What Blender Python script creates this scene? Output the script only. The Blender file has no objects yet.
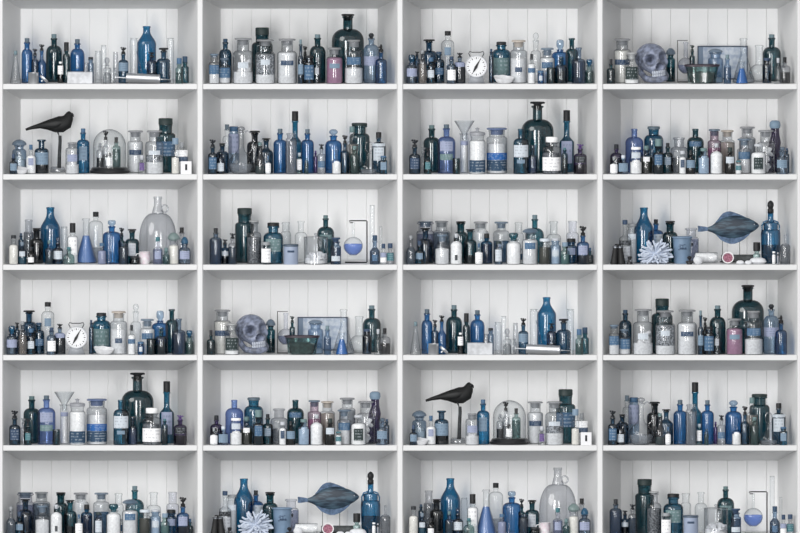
import bpy, math, random
from math import sin, cos, pi, sqrt
from mathutils import Vector, Matrix

sc = bpy.context.scene
C = sc.collection
PX = 0.005                       # metres per photo pixel
K = PX / 5.92                    # metres per unit of the close-up grid the things are measured in
D = 0.45                         # depth of the shelves
SA = 5 * PX / D
CA = sqrt(1 - SA * SA)

# ---------------------------------------------------------------- camera, light, exposure
cam = bpy.data.objects.new('camera', bpy.data.cameras.new('camera')); C.objects.link(cam)
cam.data.type = 'ORTHO'; cam.data.ortho_scale = 4.0; cam.data.clip_end = 60
cam.location = (0, -6 * CA, 6 * SA)
cam.rotation_euler = (pi / 2 - math.asin(SA), 0, 0)
sc.camera = cam

w = bpy.data.worlds.new('world'); sc.world = w; w.use_nodes = True
nt = w.node_tree; bg = nt.nodes['Background']
tc = nt.nodes.new('ShaderNodeTexCoord'); sp = nt.nodes.new('ShaderNodeSeparateXYZ')
nt.links.new(tc.outputs['Generated'], sp.inputs[0])
rp = nt.nodes.new('ShaderNodeValToRGB')
mr = nt.nodes.new('ShaderNodeMapRange'); mr.inputs['From Min'].default_value = -1; mr.inputs['From Max'].default_value = 1
nt.links.new(sp.outputs['Z'], mr.inputs['Value']); nt.links.new(mr.outputs[0], rp.inputs[0])
rp.color_ramp.elements[0].position = 0.25; rp.color_ramp.elements[0].color = (.24, .25, .26, 1)
rp.color_ramp.elements[1].position = 0.75; rp.color_ramp.elements[1].color = (1, 1, 1, 1)
nt.links.new(rp.outputs[0], bg.inputs['Color']); bg.inputs['Strength'].default_value = 0.80

def sun(name, rot, strength, angle, col=(1, 1, 1)):
    l = bpy.data.lights.new(name, 'SUN'); l.energy = strength; l.angle = math.radians(angle); l.color = col
    o = bpy.data.objects.new(name, l); C.objects.link(o); o.rotation_euler = [math.radians(a) for a in rot]; return o
sun('daylight', (66, 0, -46), 1.15, 35, (1, .99, .97))
def area(name, loc, sx, sy, power):
    l = bpy.data.lights.new(name, 'AREA'); l.shape = 'RECTANGLE'; l.size = sx; l.size_y = sy; l.energy = power
    o = bpy.data.objects.new(name, l); C.objects.link(o); o.location = loc
    o.rotation_euler = (Vector((0, 0, 0)) - Vector(loc)).to_track_quat('-Z', 'Y').to_euler(); return o
area('window_light', (-2.6, -9.0, .9), 1.6, 3.6, 340)
area('window_light', (2.2, -9.5, .7), 1.2, 3.6, 165)

vs = sc.view_settings
vs.view_transform = 'Standard'; vs.look = 'None'; vs.gamma = 1; vs.use_curve_mapping = False; vs.exposure = -0.10
sc.cycles.transparent_max_bounces = 64
sc.cycles.max_bounces = 8
sc.cycles.caustics_reflective = False; sc.cycles.caustics_refractive = False

# ---------------------------------------------------------------- materials
def lin(c):
    return tuple((x / 255 / 12.92 if x / 255 <= .04045 else ((x / 255 + .055) / 1.055) ** 2.4) for x in c) + (1,)
MATS = {}
def newmat(key):
    m = bpy.data.materials.new(key); m.use_nodes = True; n = m.node_tree
    n.nodes.clear(); out = n.nodes.new('ShaderNodeOutputMaterial'); MATS[key] = m
    return m, n, out
def plain(key, rgb, rough=.5, metal=0, noise=0, nscale=60, bump=0, rgb2=None, alpha=None):
    if key in MATS: return MATS[key]
    m, n, out = newmat(key)
    p = n.nodes.new('ShaderNodeBsdfPrincipled'); n.links.new(p.outputs[0], out.inputs[0])
    p.inputs['Base Color'].default_value = lin(rgb); p.inputs['Roughness'].default_value = rough; p.inputs['Metallic'].default_value = metal
    if noise or bump:
        t = n.nodes.new('ShaderNodeTexCoord'); z = n.nodes.new('ShaderNodeTexNoise'); z.inputs['Scale'].default_value = nscale
        n.links.new(t.outputs['Object'], z.inputs['Vector'])
        if noise:
            r = n.nodes.new('ShaderNodeValToRGB'); n.links.new(z.outputs[0], r.inputs[0])
            b = rgb2 or tuple(max(0, x * (1 - noise)) for x in rgb)
            r.color_ramp.elements[0].position = .38; r.color_ramp.elements[0].color = lin(b)
            r.color_ramp.elements[1].position = .62; r.color_ramp.elements[1].color = lin(rgb)
            n.links.new(r.outputs[0], p.inputs['Base Color'])
        if bump:
            bp = n.nodes.new('ShaderNodeBump'); bp.inputs['Strength'].default_value = bump; bp.inputs['Distance'].default_value = .004
            n.links.new(z.outputs[0], bp.inputs['Height']); n.links.new(bp.outputs[0], p.inputs['Normal'])
    return m

GLASS = {  # seen colour of the glass through both of its walls
 'cl': (226, 228, 229), 'gy': (196, 198, 202), 'jc': (208, 211, 214), 'cb': (48, 110, 166), 'bl': (26, 106, 148), 'tb': (32, 98, 126), 'tl': (40, 98, 112),
 'dt': (22, 66, 76), 'nv': (38, 74, 102), 'pb': (148, 170, 192), 'lv': (122, 148, 202), 'pg': (156, 180, 178), 'bk': (32, 37, 42),
 'pu': (88, 70, 122), 'pk': (184, 166, 180), 'gb': (128, 150, 172), 'lc': (208, 210, 217), 'db': (40, 78, 104)}
GNAME = {'cl': 'clear', 'gy': 'grey', 'jc': 'jar_clear', 'cb': 'cobalt', 'bl': 'blue', 'tb': 'teal_blue', 'tl': 'teal', 'dt': 'dark_teal', 'nv': 'navy', 'pb': 'pale_blue',
 'lv': 'lavender_blue', 'pg': 'pale_green', 'bk': 'black', 'pu': 'purple', 'pk': 'pink', 'gb': 'grey_blue', 'lc': 'faint_lilac', 'db': 'deep_blue'}
def glass(k):
    key = GNAME[k] + '_glass'
    if key in MATS: return MATS[key]
    m, n, out = newmat(key)
    c = lin(GLASS[k]); t = tuple(min(1, x / .82) ** .5 for x in c[:3])
    lw = n.nodes.new('ShaderNodeLayerWeight'); lw.inputs['Blend'].default_value = .5
    pw = n.nodes.new('ShaderNodeMath'); pw.operation = 'POWER'; pw.inputs[1].default_value = 3.0 if k in ('cl', 'lc', 'gy', 'jc', 'pg', 'pb') else 1.7
    n.links.new(lw.outputs['Facing'], pw.inputs[0])
    mx = n.nodes.new('ShaderNodeMixRGB'); n.links.new(pw.outputs[0], mx.inputs[0])
    mx.inputs[1].default_value = t + (1,)
    e = (.20, .22, .25) if k in ('cl', 'lc', 'gy', 'jc') else tuple(x ** 3.4 * .6 for x in t)
    mx.inputs[2].default_value = e + (1,)
    tr = n.nodes.new('ShaderNodeBsdfTransparent'); n.links.new(mx.outputs[0], tr.inputs[0])
    gl = n.nodes.new('ShaderNodeBsdfGlossy'); gl.inputs['Roughness'].default_value = .12
    p5 = n.nodes.new('ShaderNodeMath'); p5.operation = 'POWER'; p5.inputs[1].default_value = 4.5; n.links.new(lw.outputs['Facing'], p5.inputs[0])
    fr = n.nodes.new('ShaderNodeMapRange'); fr.inputs['To Min'].default_value = .05 if k in ('cl', 'lc') else .095; fr.inputs['To Max'].default_value = .55
    n.links.new(p5.outputs[0], fr.inputs['Value'])
    ms = n.nodes.new('ShaderNodeMixShader'); n.links.new(fr.outputs[0], ms.inputs[0])
    n.links.new(tr.outputs[0], ms.inputs[1]); n.links.new(gl.outputs[0], ms.inputs[2]); n.links.new(ms.outputs[0], out.inputs[0])
    return m
def frosted(k):
    key = GNAME[k] + '_ground_glass'
    if key in MATS: return MATS[key]
    m, n, out = newmat(key); c = lin(GLASS[k])
    tr = n.nodes.new('ShaderNodeBsdfTransparent'); tr.inputs[0].default_value = (.8, .82, .84, 1)
    df = n.nodes.new('ShaderNodeBsdfPrincipled'); df.inputs['Roughness'].default_value = .3
    df.inputs['Base Color'].default_value = tuple(x * .66 for x in c[:3]) + (1,)
    ms = n.nodes.new('ShaderNodeMixShader'); ms.inputs[0].default_value = .68
    n.links.new(tr.outputs[0], ms.inputs[1]); n.links.new(df.outputs[0], ms.inputs[2]); n.links.new(ms.outputs[0], out.inputs[0])
    return m
SOLID = {  # contents, stoppers, papers
 'wh': (250, 250, 251), 'cr': (238, 235, 228), 'co': (120, 135, 150), 'ck': (92, 108, 120), 'dk': (30, 34, 40), 'bk': (16, 18, 22), 'dg': (34, 50, 50),
 'pk': (176, 132, 160), 'pl': (204, 212, 220), 'la': (156, 164, 190), 'lb': (124, 146, 166), 'bu': (68, 102, 134), 'gc': (112, 134, 142), 'pe': (112, 144, 226), 'pw': (88, 122, 178), 'nb': (46, 68, 96), 'tg': (66, 116, 124),
 'gr': (150, 154, 158), 'lg': (190, 194, 200), 'ol': (48, 50, 44), 'cbl': (34, 96, 166), 'db': (40, 68, 94), 'ga': (40, 58, 60), 'gt': (104, 130, 132), 'be': (196, 186, 176), 'pr': (96, 72, 130)}
SNAME = {'wh': 'white', 'cr': 'cream', 'co': 'grey_cork', 'ck': 'slate_cork', 'dk': 'charcoal', 'bk': 'black', 'dg': 'dark_green', 'pk': 'pink', 'pl': 'pale_blue',
 'la': 'lavender', 'lb': 'light_blue', 'gc': 'grey_green_cork', 'pe': 'periwinkle', 'pw': 'cornflower', 'bu': 'blue', 'nb': 'navy', 'tg': 'sea_green', 'gr': 'grey', 'lg': 'light_grey', 'ol': 'olive_black', 'cbl': 'bright_blue', 'db': 'deep_blue',
 'ga': 'granite', 'gt': 'grey_green', 'be': 'beige', 'pr': 'purple'}
def solid(k): return plain(SNAME[k] + '_matter', SOLID[k], .55)
def powder(k): return plain(SNAME[k] + '_powder', SOLID[k], .9, noise=.07, nscale=90, bump=.35)
def grains(k): return plain(SNAME[k] + '_grains', SOLID[k], .9, noise=.1, nscale=130, bump=.6, rgb2=(52, 58, 64))
def liquid(k):
    key = SNAME[k] + '_liquid'
    if key in MATS: return MATS[key]
    m, n, out = newmat(key)
    c = lin(SOLID[k])
    tr = n.nodes.new('ShaderNodeBsdfTransparent'); tr.inputs[0].default_value = tuple(x ** .33 for x in c[:3]) + (1,)
    df = n.nodes.new('ShaderNodeBsdfDiffuse'); df.inputs[0].default_value = c
    ms = n.nodes.new('ShaderNodeMixShader'); ms.inputs[0].default_value = .2
    n.links.new(tr.outputs[0], ms.inputs[1]); n.links.new(df.outputs[0], ms.inputs[2]); n.links.new(ms.outputs[0], out.inputs[0])
    return m
def paper(k):
    key = SNAME[k] + '_paper_label'
    if key in MATS: return MATS[key]
    m, n, out = newmat(key)
    p = n.nodes.new('ShaderNodeBsdfPrincipled'); n.links.new(p.outputs[0], out.inputs[0]); p.inputs['Roughness'].default_value = .7
    uv = n.nodes.new('ShaderNodeTexCoord'); s = n.nodes.new('ShaderNodeSeparateXYZ'); n.links.new(uv.outputs['UV'], s.inputs[0])
    def M(op, a, b=None, cc=None):
        q = n.nodes.new('ShaderNodeMath'); q.operation = op
        for i, v in enumerate((a, b, cc)):
            if v is None: continue
            if isinstance(v, (int, float)): q.inputs[i].default_value = v
            else: n.links.new(v, q.inputs[i])
        return q.outputs[0]
    rows = M('GREATER_THAN', M('SINE', M('MULTIPLY', s.outputs[1], 25)), .1)
    mp = n.nodes.new('ShaderNodeMapping'); mp.inputs['Scale'].default_value = (9, 1.5, 1); n.links.new(uv.outputs['UV'], mp.inputs[0])
    oi = n.nodes.new('ShaderNodeObjectInfo'); n.links.new(oi.outputs['Random'], mp.inputs['Location'])
    z = n.nodes.new('ShaderNodeTexNoise'); z.inputs['Scale'].default_value = 1.3; n.links.new(mp.outputs[0], z.inputs['Vector'])
    word = M('GREATER_THAN', z.outputs[0], .5)
    mid = M('LESS_THAN', M('ABSOLUTE', M('SUBTRACT', s.outputs[0], .5)), .38)
    f = M('MULTIPLY', M('MULTIPLY', rows, word), M('MULTIPLY', mid, .3))
    dark = sum(SOLID[k]) < 420
    mx = n.nodes.new('ShaderNodeMixRGB'); n.links.new(f, mx.inputs[0]); mx.inputs[1].default_value = lin(SOLID[k])
    mx.inputs[2].default_value = lin((214, 222, 230) if dark else (38, 52, 78))
    n.links.new(mx.outputs[0], p.inputs['Base Color'])
    return m
def metal(key='brushed_silver', rgb=(214, 216, 219), rough=.42): return plain(key, rgb, rough, 1.0)

# ---------------------------------------------------------------- mesh builder
class MB:
    def __init__(s): s.v = []; s.f = []; s.uv = None
    def add(s, vs, fs, mat=None):
        o = len(s.v)
        s.v += [tuple(mat @ Vector(p)) if mat else tuple(p) for p in vs]
        s.f += [tuple(i + o for i in f) for f in fs]; return s
    def box(s, x0, x1, y0, y1, z0, z1, mat=None):
        vs = [(x, y, z) for z in (z0, z1) for y in (y0, y1) for x in (x0, x1)]
        return s.add(vs, [(0, 2, 3, 1), (4, 5, 7, 6), (0, 1, 5, 4), (2, 6, 7, 3), (0, 4, 6, 2), (1, 3, 7, 5)], mat)
    def lathe(s, prof, seg=28, sq=0, fy=1, mat=None, a0=0, a1=2 * pi):
        full = abs(a1 - a0 - 2 * pi) < 1e-6
        n = seg if full else seg + 1
        vs = []; idx = []
        for r, z in prof:
            if r < 1e-6: idx.append([len(vs)] * n); vs.append((0, 0, z)); continue
            row = []
            for k in range(n):
                t = a0 + (a1 - a0) * k / seg
                q = r
                if sq: q = r / (abs(cos(t)) ** sq + abs(sin(t)) ** sq) ** (1 / sq)
                row.append(len(vs)); vs.append((q * cos(t), q * sin(t) * fy, z))
            idx.append(row)
        fs = []
        for a, b in zip(idx, idx[1:]):
            for k in range(seg):
                k2 = (k + 1) % n if full else k + 1
                f = [a[k], a[k2], b[k2], b[k]]
                g = []
                for i in f:
                    if i not in g: g.append(i)
                if len(g) > 2: fs.append(tuple(g))
        return s.add(vs, fs, mat)
    def tube(s, pts, rad, seg=8, caps=True, flat=1.0, mat=None):
        pts = [Vector(p) for p in pts]; n = len(pts)
        if not isinstance(rad, (list, tuple)): rad = [rad] * n
        vs = []; fs = []; up = None
        for i, p in enumerate(pts):
            d = (pts[min(i + 1, n - 1)] - pts[max(i - 1, 0)]).normalized()
            if up is None: up = d.cross(Vector((0, 1, 0)) if abs(d.y) < .9 else Vector((1, 0, 0))).normalized()
            else: up = (up - d * up.dot(d)).normalized()
            sd = d.cross(up).normalized()
            for k in range(seg):
                t = 2 * pi * k / seg
                vs.append(p + up * cos(t) * rad[i] + sd * sin(t) * rad[i] * flat)
        for i in range(n - 1):
            for k in range(seg):
                k2 = (k + 1) % seg
                fs.append((i * seg + k, i * seg + k2, (i + 1) * seg + k2, (i + 1) * seg + k))
        if caps: fs.append(tuple(range(seg))[::-1]); fs.append(tuple((n - 1) * seg + k for k in range(seg)))
        return s.add([tuple(x) for x in vs], fs, mat)
    def ball(s, c, rx, ry=None, rz=None, seg=16, fn=None):
        ry = ry or rx; rz = rz or rx
        pr = [(sin(pi * i / (seg // 2 + 2)), -cos(pi * i / (seg // 2 + 2))) for i in range(seg // 2 + 3)]
        pr[0] = (0, -1); pr[-1] = (0, 1)
        return s.lathe(pr, seg, mat=Matrix.Translation(c) @ Matrix.Diagonal((rx, ry, rz, 1)))
    def prism(s, poly, y0, y1, mat=None):     # poly in x,z
        n = len(poly)
        vs = [(x, y0, z) for x, z in poly] + [(x, y1, z) for x, z in poly]
        fs = [tuple(range(n)), tuple(range(2 * n - 1, n - 1, -1))] + [(i, i + n, (i + 1) % n + n, (i + 1) % n) for i in range(n)]
        return s.add(vs, fs, mat)
    def build(s, name, mat, parent=None, loc=None, smooth=True, bevel=0, uv=None, fix=False):
        me = bpy.data.meshes.new(name); me.from_pydata(s.v, [], s.f); me.validate()
        if uv:
            l = me.uv_layers.new(name='UVMap')
            for lp in me.loops: l.data[lp.index].uv = uv[lp.vertex_index]
        import bmesh
        bm = bmesh.new(); bm.from_mesh(me); bmesh.ops.recalc_face_normals(bm, faces=bm.faces)
        if smooth:
            for e in bm.edges:
                e.smooth = not (len(e.link_faces) == 2 and e.calc_face_angle(0) > 0.9)
        bm.to_mesh(me); bm.free()
        if smooth: me.polygons.foreach_set('use_smooth', [True] * len(me.polygons))
        me.materials.append(mat)
        o = bpy.data.objects.new(name, me); C.objects.link(o)
        if parent: o.parent = parent
        if loc: o.location = loc
        if bevel:
            b = o.modifiers.new('bevel', 'BEVEL'); b.width = bevel; b.segments = 2; b.limit_method = 'ANGLE'
        return o

# ---------------------------------------------------------------- setting and shelving
def zpx(y): return (266.5 - y) * PX / CA
ROWS = [84 + 90.35 * r for r in range(6)]
white = plain('white_paint', (222, 222, 222), .5)
back_m, n_, out_ = newmat('painted_boards')
p_ = n_.nodes.new('ShaderNodeBsdfPrincipled'); n_.links.new(p_.outputs[0], out_.inputs[0]); p_.inputs['Roughness'].default_value = .6
p_.inputs['Base Color'].default_value = lin((252, 252, 252))
side_m = plain('white_side_paint', (234, 236, 238), .6)

def struct(o): o['kind'] = 'structure'; return o
# tongue and groove boards behind the shelves: one board profile with real grooves
mb = MB()
xs = []
x = -2.1
gro = []
for c in range(4):
    for g in (32.4, 51.5, 70.6, 89.5, 108, 127.5, 147, 166.5): gro.append(-2 + (200 * c + g) * PX)
prof = [(-2.1, 0)]
for g in gro: prof += [(g - .0018, 0), (g - .0009, .0065), (g + .0009, .0065), (g + .0018, 0)]
prof.append((2.1, 0))
z0, z1 = -1.6, 1.5
vsl = []
for (x, y) in prof: vsl += [(x, D + y, z0), (x, D + y, z1)]
mb.add(vsl, [(2 * i, 2 * i + 2, 2 * i + 3, 2 * i + 1) for i in range(len(prof) - 1)])
mb.add([(-2.1, D + .02, z0), (2.1, D + .02, z0), (2.1, D + .02, z1), (-2.1, D + .02, z1)], [(0, 1, 2, 3)])
struct(mb.build('wall_back', back_m, smooth=False))

def tag(o, label, cat, group=None, kind=None):
    o['label'] = label; o['category'] = cat
    if group: o['group'] = group
    if kind: o['kind'] = kind
    return o
case = bpy.data.objects.new('shelving_unit', None); C.objects.link(case)
tag(case, 'white painted wall of open shelving with splayed dividers holding the glassware', 'shelving')
for i in range(5):      # splayed dividers, wider at the back
    xc = -2 + i * 200 * PX
    f0, f1 = -2.2 * PX, 2.3 * PX
    b0, b1 = (-22.3 * PX, 20.6 * PX)
    h = 1.49
    poly = [(f0, 0), (f1, 0), (f1 + .003, .006), (b1, D - .001), (b0, D - .001), (f0 - .003, .006)]
    m = MB(); n = len(poly)
    m.add([(xc + a, b - .002, -1.59) for a, b in poly] + [(xc + a, b - .002, h) for a, b in poly],
          [tuple(range(n))[::-1], tuple(range(n, 2 * n))] + [(k, (k + 1) % n, (k + 1) % n + n, k + n) for k in range(n)])
    m.build('upright', white, case, smooth=False)
for r in range(-1, 6):
    y = 84 + 90.35 * r
    zt = zpx(y)
    for c in range(4):
        xo = -2 + 200 * c * PX
        fl, fr, bl_, br = xo + 3.1 * PX, xo + 196.9 * PX, xo + 20.5 * PX, xo + 177.8 * PX
        th = 5.2 * PX
        zb = zt - (15.1 + 5) * PX
        m = MB()
        vs8 = [(fl, .002, zt - th), (fr, .002, zt - th), (fr, .002, zt), (fl, .002, zt), (bl_, D - .002, zb), (br, D - .002, zb), (br, D - .002, zt), (bl_, D - .002, zt),
               (fl, .018, zt - th), (fr, .018, zt - th)]
        m.add(vs8, [(0, 1, 2, 3), (3, 2, 6, 7), (8, 4, 5, 9), (0, 8, 9, 1), (4, 7, 6, 5), (0, 3, 7, 4, 8), (1, 9, 5, 6, 2)])
        m.build('shelf_board', white, case, smooth=False)

# ---------------------------------------------------------------- cells
random.seed(4)
CELL = []          # items of the cell being laid out
SHELF = ['top', 'second', 'third', 'fourth', 'fifth', 'bottom']
BAY = ['far left', 'left centre', 'right centre', 'far right']
VREF = 497
def item(layer, name, cat, desc, u, w, fn, hd=None, box=False, d=None, z=0, group=None, ww=None):
    CELL.append(dict(layer=layer, name=name, cat=cat, desc=desc, u=u, w=w, a=(ww or w) * K / 2, c=(hd if hd is not None else w * K / 2), fn=fn, box=box, d=d, z=z, group=group))
def vb(d): return VREF - d * SA / K
def hgt(v, d, z=0): return (vb(d) - v) * K / CA - z
CAT = {'bottle': 'bottle', 'apothecary_jar': 'jar', 'vial': 'vial', 'flask': 'flask', 'jar': 'jar', 'beaker': 'beaker', 'decanter': 'decanter', 'test_tube': 'test tube', 'tumbler': 'tumbler',
       'measuring_cylinder': 'cylinder', 'milk_bottle': 'bottle', 'jug': 'jug', 'carboy': 'bottle', 'pot': 'pot', 'tin': 'tin'}
GROUP = {'bottle': 'glass bottles on the shelves', 'apothecary_jar': 'lidded apothecary jars on the shelves', 'vial': 'small vials on the shelves', 'flask': 'laboratory flasks on the shelves',
         'jar': 'small glass jars on the shelves', 'measuring_cylinder': 'clear glass cylinders on the shelves', 'test_tube': 'clear glass tubes on the shelves', 'carboy': 'large dark carboys on the shelves'}

def body_profile(R, r, hs, hl, shp, sh, lip):
    zb = max(hs - sh, hs * .15)
    if shp == 'cone': pr = [(0, 0), (R * .9, 0), (R, R * .06), (R * .99, R * .16), (r, hs)]
    elif shp == 'ball':
        cz = hs * .5; pr = [(0, 0), (R * .35, 0)]
        for i in range(1, 12):
            t = -pi / 2 + .36 + (pi - .36 - math.asin(min(.9, r / R))) * i / 11
            pr.append((max(r, R * cos(t)), max(0, cz + hs * .5 * sin(t))))
        pr.append((r, hs + .002))
    else:
        pr = [(0, 0), (R * .9, 0), (R * .975, R * .03), (R, R * .12), (R, zb * .55), (R, zb)]
        for i in range(1, 8):
            t = i / 7
            if shp == 'slope': q = (1 + cos(pi * t)) / 2; pr.append((r + (R - r) * q, zb + (hs - zb) * t))
            else: pr.append((r + (R - r) * cos(t * pi / 2), zb + (hs - zb) * sin(t * pi / 2)))
    if lip:
        lh = min(.007, max(.002, (hl - hs) * .25))
        pr += [(r, hl - lh * 1.6), (r * lip, hl - lh), (r * lip, hl - lh * .2), (r * lip * .9, hl), (r * .8, hl - .0005)]
    else: pr += [(r, hl), (r * .85, hl)]
    return pr

def stopper(root, typ, col, r, wst, hl, ht):
    h = max(ht - hl, .003); m = MB(); R = wst if wst else r * 1.3
    gl = col in GLASS and col != 'bk' and typ in ('flat', 'knob', 'block', 'ball', 'dome')
    nm = 'stopper'
    if typ == 'cork': m.lathe([(0, hl - .006), (r * .78, hl - .006), (r * .9, hl + .0005), (r * .95, ht - .001), (r * .85, ht), (0, ht)], 16); nm = 'cork'
    elif typ == 'cap': m.lathe([(0, hl - .001), (r * 1.05, hl), (R, hl + .0005), (R, ht - .002), (R * .93, ht), (0, ht)], 18); nm = 'cap'
    elif typ == 'flat':
        k = max(h - .0085, h * .2)
        pd = .022 if r > .02 else .008
        m.lathe([(0, hl - pd), (r * .78, hl - pd), (r * .84, hl), (r * .8, hl + k * .6), (R * .7, hl + k * .9), (R * .97, hl + k + (h - k) * .02), (R, hl + k + (h - k) * .3), (R, hl + k + (h - k) * .75), (R * .92, ht), (0, ht)], 24)
    elif typ == 'dome':
        m.lathe([(0, hl - .006), (r * .8, hl - .006), (r * .85, hl), (R, hl + h * .05), (R * 1.02, hl + h * .3), (R * .85, hl + h * .6), (R * .45, hl + h * .9), (0, ht)], 24)
    elif typ == 'block':
        m.lathe([(0, hl - .008), (r * .7, hl - .008), (r * .8, hl), (r * .75, hl + h * .12), (R, hl + h * .35), (R * 1.02, hl + h * .75), (R * .8, hl + h * .95), (0, ht)], 16, fy=.75)
    elif typ == 'ball':
        m.lathe([(0, hl - .006), (r * .7, hl - .006), (r * .7, hl + h * .1)] + [(max(r * .6, R * cos(t)), hl + h * .55 + h * .45 * sin(t)) for t in (-1.2, -.8, -.4, 0, .4, .8, 1.2)] + [(0, ht)], 16)
    elif typ == 'knob':
        m.lathe([(0, hl - .004), (R, hl), (R, hl + h * .35), (R * .8, hl + h * .45), (R * .22, hl + h * .5), (R * .2, hl + h * .7), (R * .3, hl + h * .9), (0, ht)], 20)
    elif typ == 'orn':     # moulded black stopper with a waisted stem and two lobes
        a = r * .9; b = max(R, r * 1.1)
        m.lathe([(0, hl - .005), (a * .8, hl - .005), (a * 1.1, hl + .0005), (a * 1.15, hl + h * .22), (a * .45, hl + h * .34), (a * .55, hl + h * .45), (b * .95, hl + h * .58), (b * .8, hl + h * .68), (a * .4, hl + h * .75),
                 (a * .6, hl + h * .88), (0, ht)], 12)
        m.ball((-b * .8, 0, hl + h * .86), b * .42, b * .3, h * .13, 8); m.ball((b * .8, 0, hl + h * .78), b * .42, b * .3, h * .13, 8)
    elif typ == 'drop':
        m.lathe([(0, hl - .005), (r * .8, hl - .005), (r * 1.1, hl + .0005), (r * 1.1, hl + h * .3), (r * .45, hl + h * .42), (r * .7, hl + h * .6), (r * .4, hl + h * .95), (0, ht)], 12)
        m.ball((-r * .9, 0, hl + h * .6), r * .6, r * .5, h * .1, 8)
    m.build(nm, (frosted(col) if typ in ('flat', 'dome', 'knob') else glass(col)) if gl else solid(col), root)

def b(layer, desc, u, w, vt, vl, vs, nw, g, st=None, lab=None, fill=None, name='bottle', shp='round', sh=None, lip=1.25, sq=0, fy=1, d=None, z=0, tilt=0, kind_liq=None, pat=None, seg=28):
    def fn(root, dd):
        R = w * K / 2; r = nw * K / 2
        q = R * (1 - .02)
        hl = hgt(vl, dd, z); hs = min(hgt(vs, dd, z), hl - .003); ht = hgt(vt, dd, z)
        shh = (sh * K) if sh else (R - r) * .85 + .002
        pr = body_profile(R, r, hs, hl, shp, shh, lip)
        m = MB(); m.lathe(pr, seg, sq, fy); m.build('body', glass(g), root)
        if st:
            stopper(root, st[0], st[1], r, (st[2] * K / 2) if len(st) > 2 else None, hl, ht)
        def clipped(level, k=.93, z0=.003):
            o = []; last = None
            for rr, zz in pr:
                if zz > level:
                    if last: t = (level - last[1]) / max(1e-6, zz - last[1]); rt = last[0] + (rr - last[0]) * t; o.append((max(0, rt * k), level))
                    break
                o.append((rr * k, max(z0, zz * .98 + .001))); last = (rr, zz)
            return o
        for fi, F_ in enumerate(fill if isinstance(fill, list) else [fill] if fill else []):
            lv = min(hgt(F_[0], dd, z), hs * .985)
            kk = (.93 if not sq else .94) + .012 * fi
            mode = F_[2] if len(F_) > 2 else 'p'
            mm = MB(); rnd = random.Random(int(u * 7 + w))
            if mode == 'k':       # loose lumps filling the vessel
                for q_ in range(34):
                    t = rnd.random() * 6.28; rr = R * .62 * sqrt(rnd.random()); zz = rnd.uniform(.1, 1) * lv
                    a_ = R * rnd.uniform(.2, .3)
                    M = Matrix.Translation((rr * cos(t), rr * sin(t) * fy, max(zz, a_ * 1.2))) @ Matrix.Rotation(rnd.uniform(-1, 1), 4, 'Y') @ Matrix.Rotation(rnd.uniform(-1, 1), 4, 'X')
                    mm.lathe([(0, -a_ * 1.1), (a_ * .7, -a_ * .9), (a_ * .85, 0), (a_ * .6, a_ * .9), (0, a_ * 1.1)], 9, mat=M)
                mm.build('chunks', powder(F_[1]), root); continue
            cp = clipped(lv, kk, .003 - .0005 * fi)
            rt = cp[-1][0]
            if mode == 'p': cp += [(rt * .7, lv + min(.003, R * .08)), (rt * .3, lv + min(.006, R * .14)), (0, lv + min(.007, R * .16))]
            elif mode == 'g': cp += [(rt * .7, lv + .002), (0, lv + .004)]
            else: cp += [(0, lv)]
            mm.lathe(cp, 20, sq, fy)
            if mode == 'c':       # chunks: uneven lumps sitting on the fill
                for q_ in range(9):
                    t = rnd.random() * 6.28; rr = rt * .6 * rnd.random()
                    mm.ball((rr * cos(t), rr * sin(t) * fy, lv + rnd.uniform(0, R * .25)), R * rnd.uniform(.18, .3), seg=8)
            mt = powder(F_[1]) if mode in 'pc' else grains(F_[1]) if mode == 'g' else liquid(F_[1]) if mode == 'l' else solid(F_[1])
            mm.build({'p': 'powder', 'g': 'granules', 'l': 'liquid', 'c': 'chunks', 's': 'contents'}[mode], mt, root)
        if lab:
            for L in (lab if isinstance(lab, list) else [lab]):
                zt_, zb_ = hgt(L[0], dd, z), hgt(L[1], dd, z); zb_ = max(zb_, .002)
                fr = L[3] if len(L) > 3 else .92
                Rl = R * 1.012 + .0003
                # find the body radius in the label band
                ra = math.asin(min(.98, fr)); a0, a1 = -pi / 2 - ra, -pi / 2 + ra
                n = 12; vv = []; uvs = []; ff = []
                for j, (zz) in enumerate((zb_, zt_)):
                    for i in range(n + 1):
                        t = a0 + (a1 - a0) * i / n
                        q = Rl / ((abs(cos(t)) ** sq + abs(sin(t)) ** sq) ** (1 / sq) if sq else 1)
                        vv.append((q * cos(t), q * sin(t) * fy, zz)); uvs.append((i / n, j))
                for i in range(n): ff.append((i, i + 1, i + n + 2, i + n + 1))
                m2 = MB(); m2.add(vv, ff); m2.build('label', paper(L[2]), root, uv=uvs)
    nm = name
    item(layer, nm, CAT.get(nm, nm), desc, u, w, fn, hd=w * K / 2 * fy, d=d, z=z, group=GROUP.get(nm))

def jar(layer, desc, u, w, vt, vs, lw, nw, g='gy', lt=12, **k):
    g0 = g;      # apothecary jar: wide neck, flat mushroom stopper
    k.setdefault('sh', None); k.setdefault('lip', 1.06); k.setdefault('name', 'apothecary_jar')
    st = k.pop('st', ('flat', g0, lw))
    g = 'jc' if g in ('gy', 'pb', 'gb') else g
    b(layer, desc, u, w, vt, vt + lt, vs, nw, g, st, **k)

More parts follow.
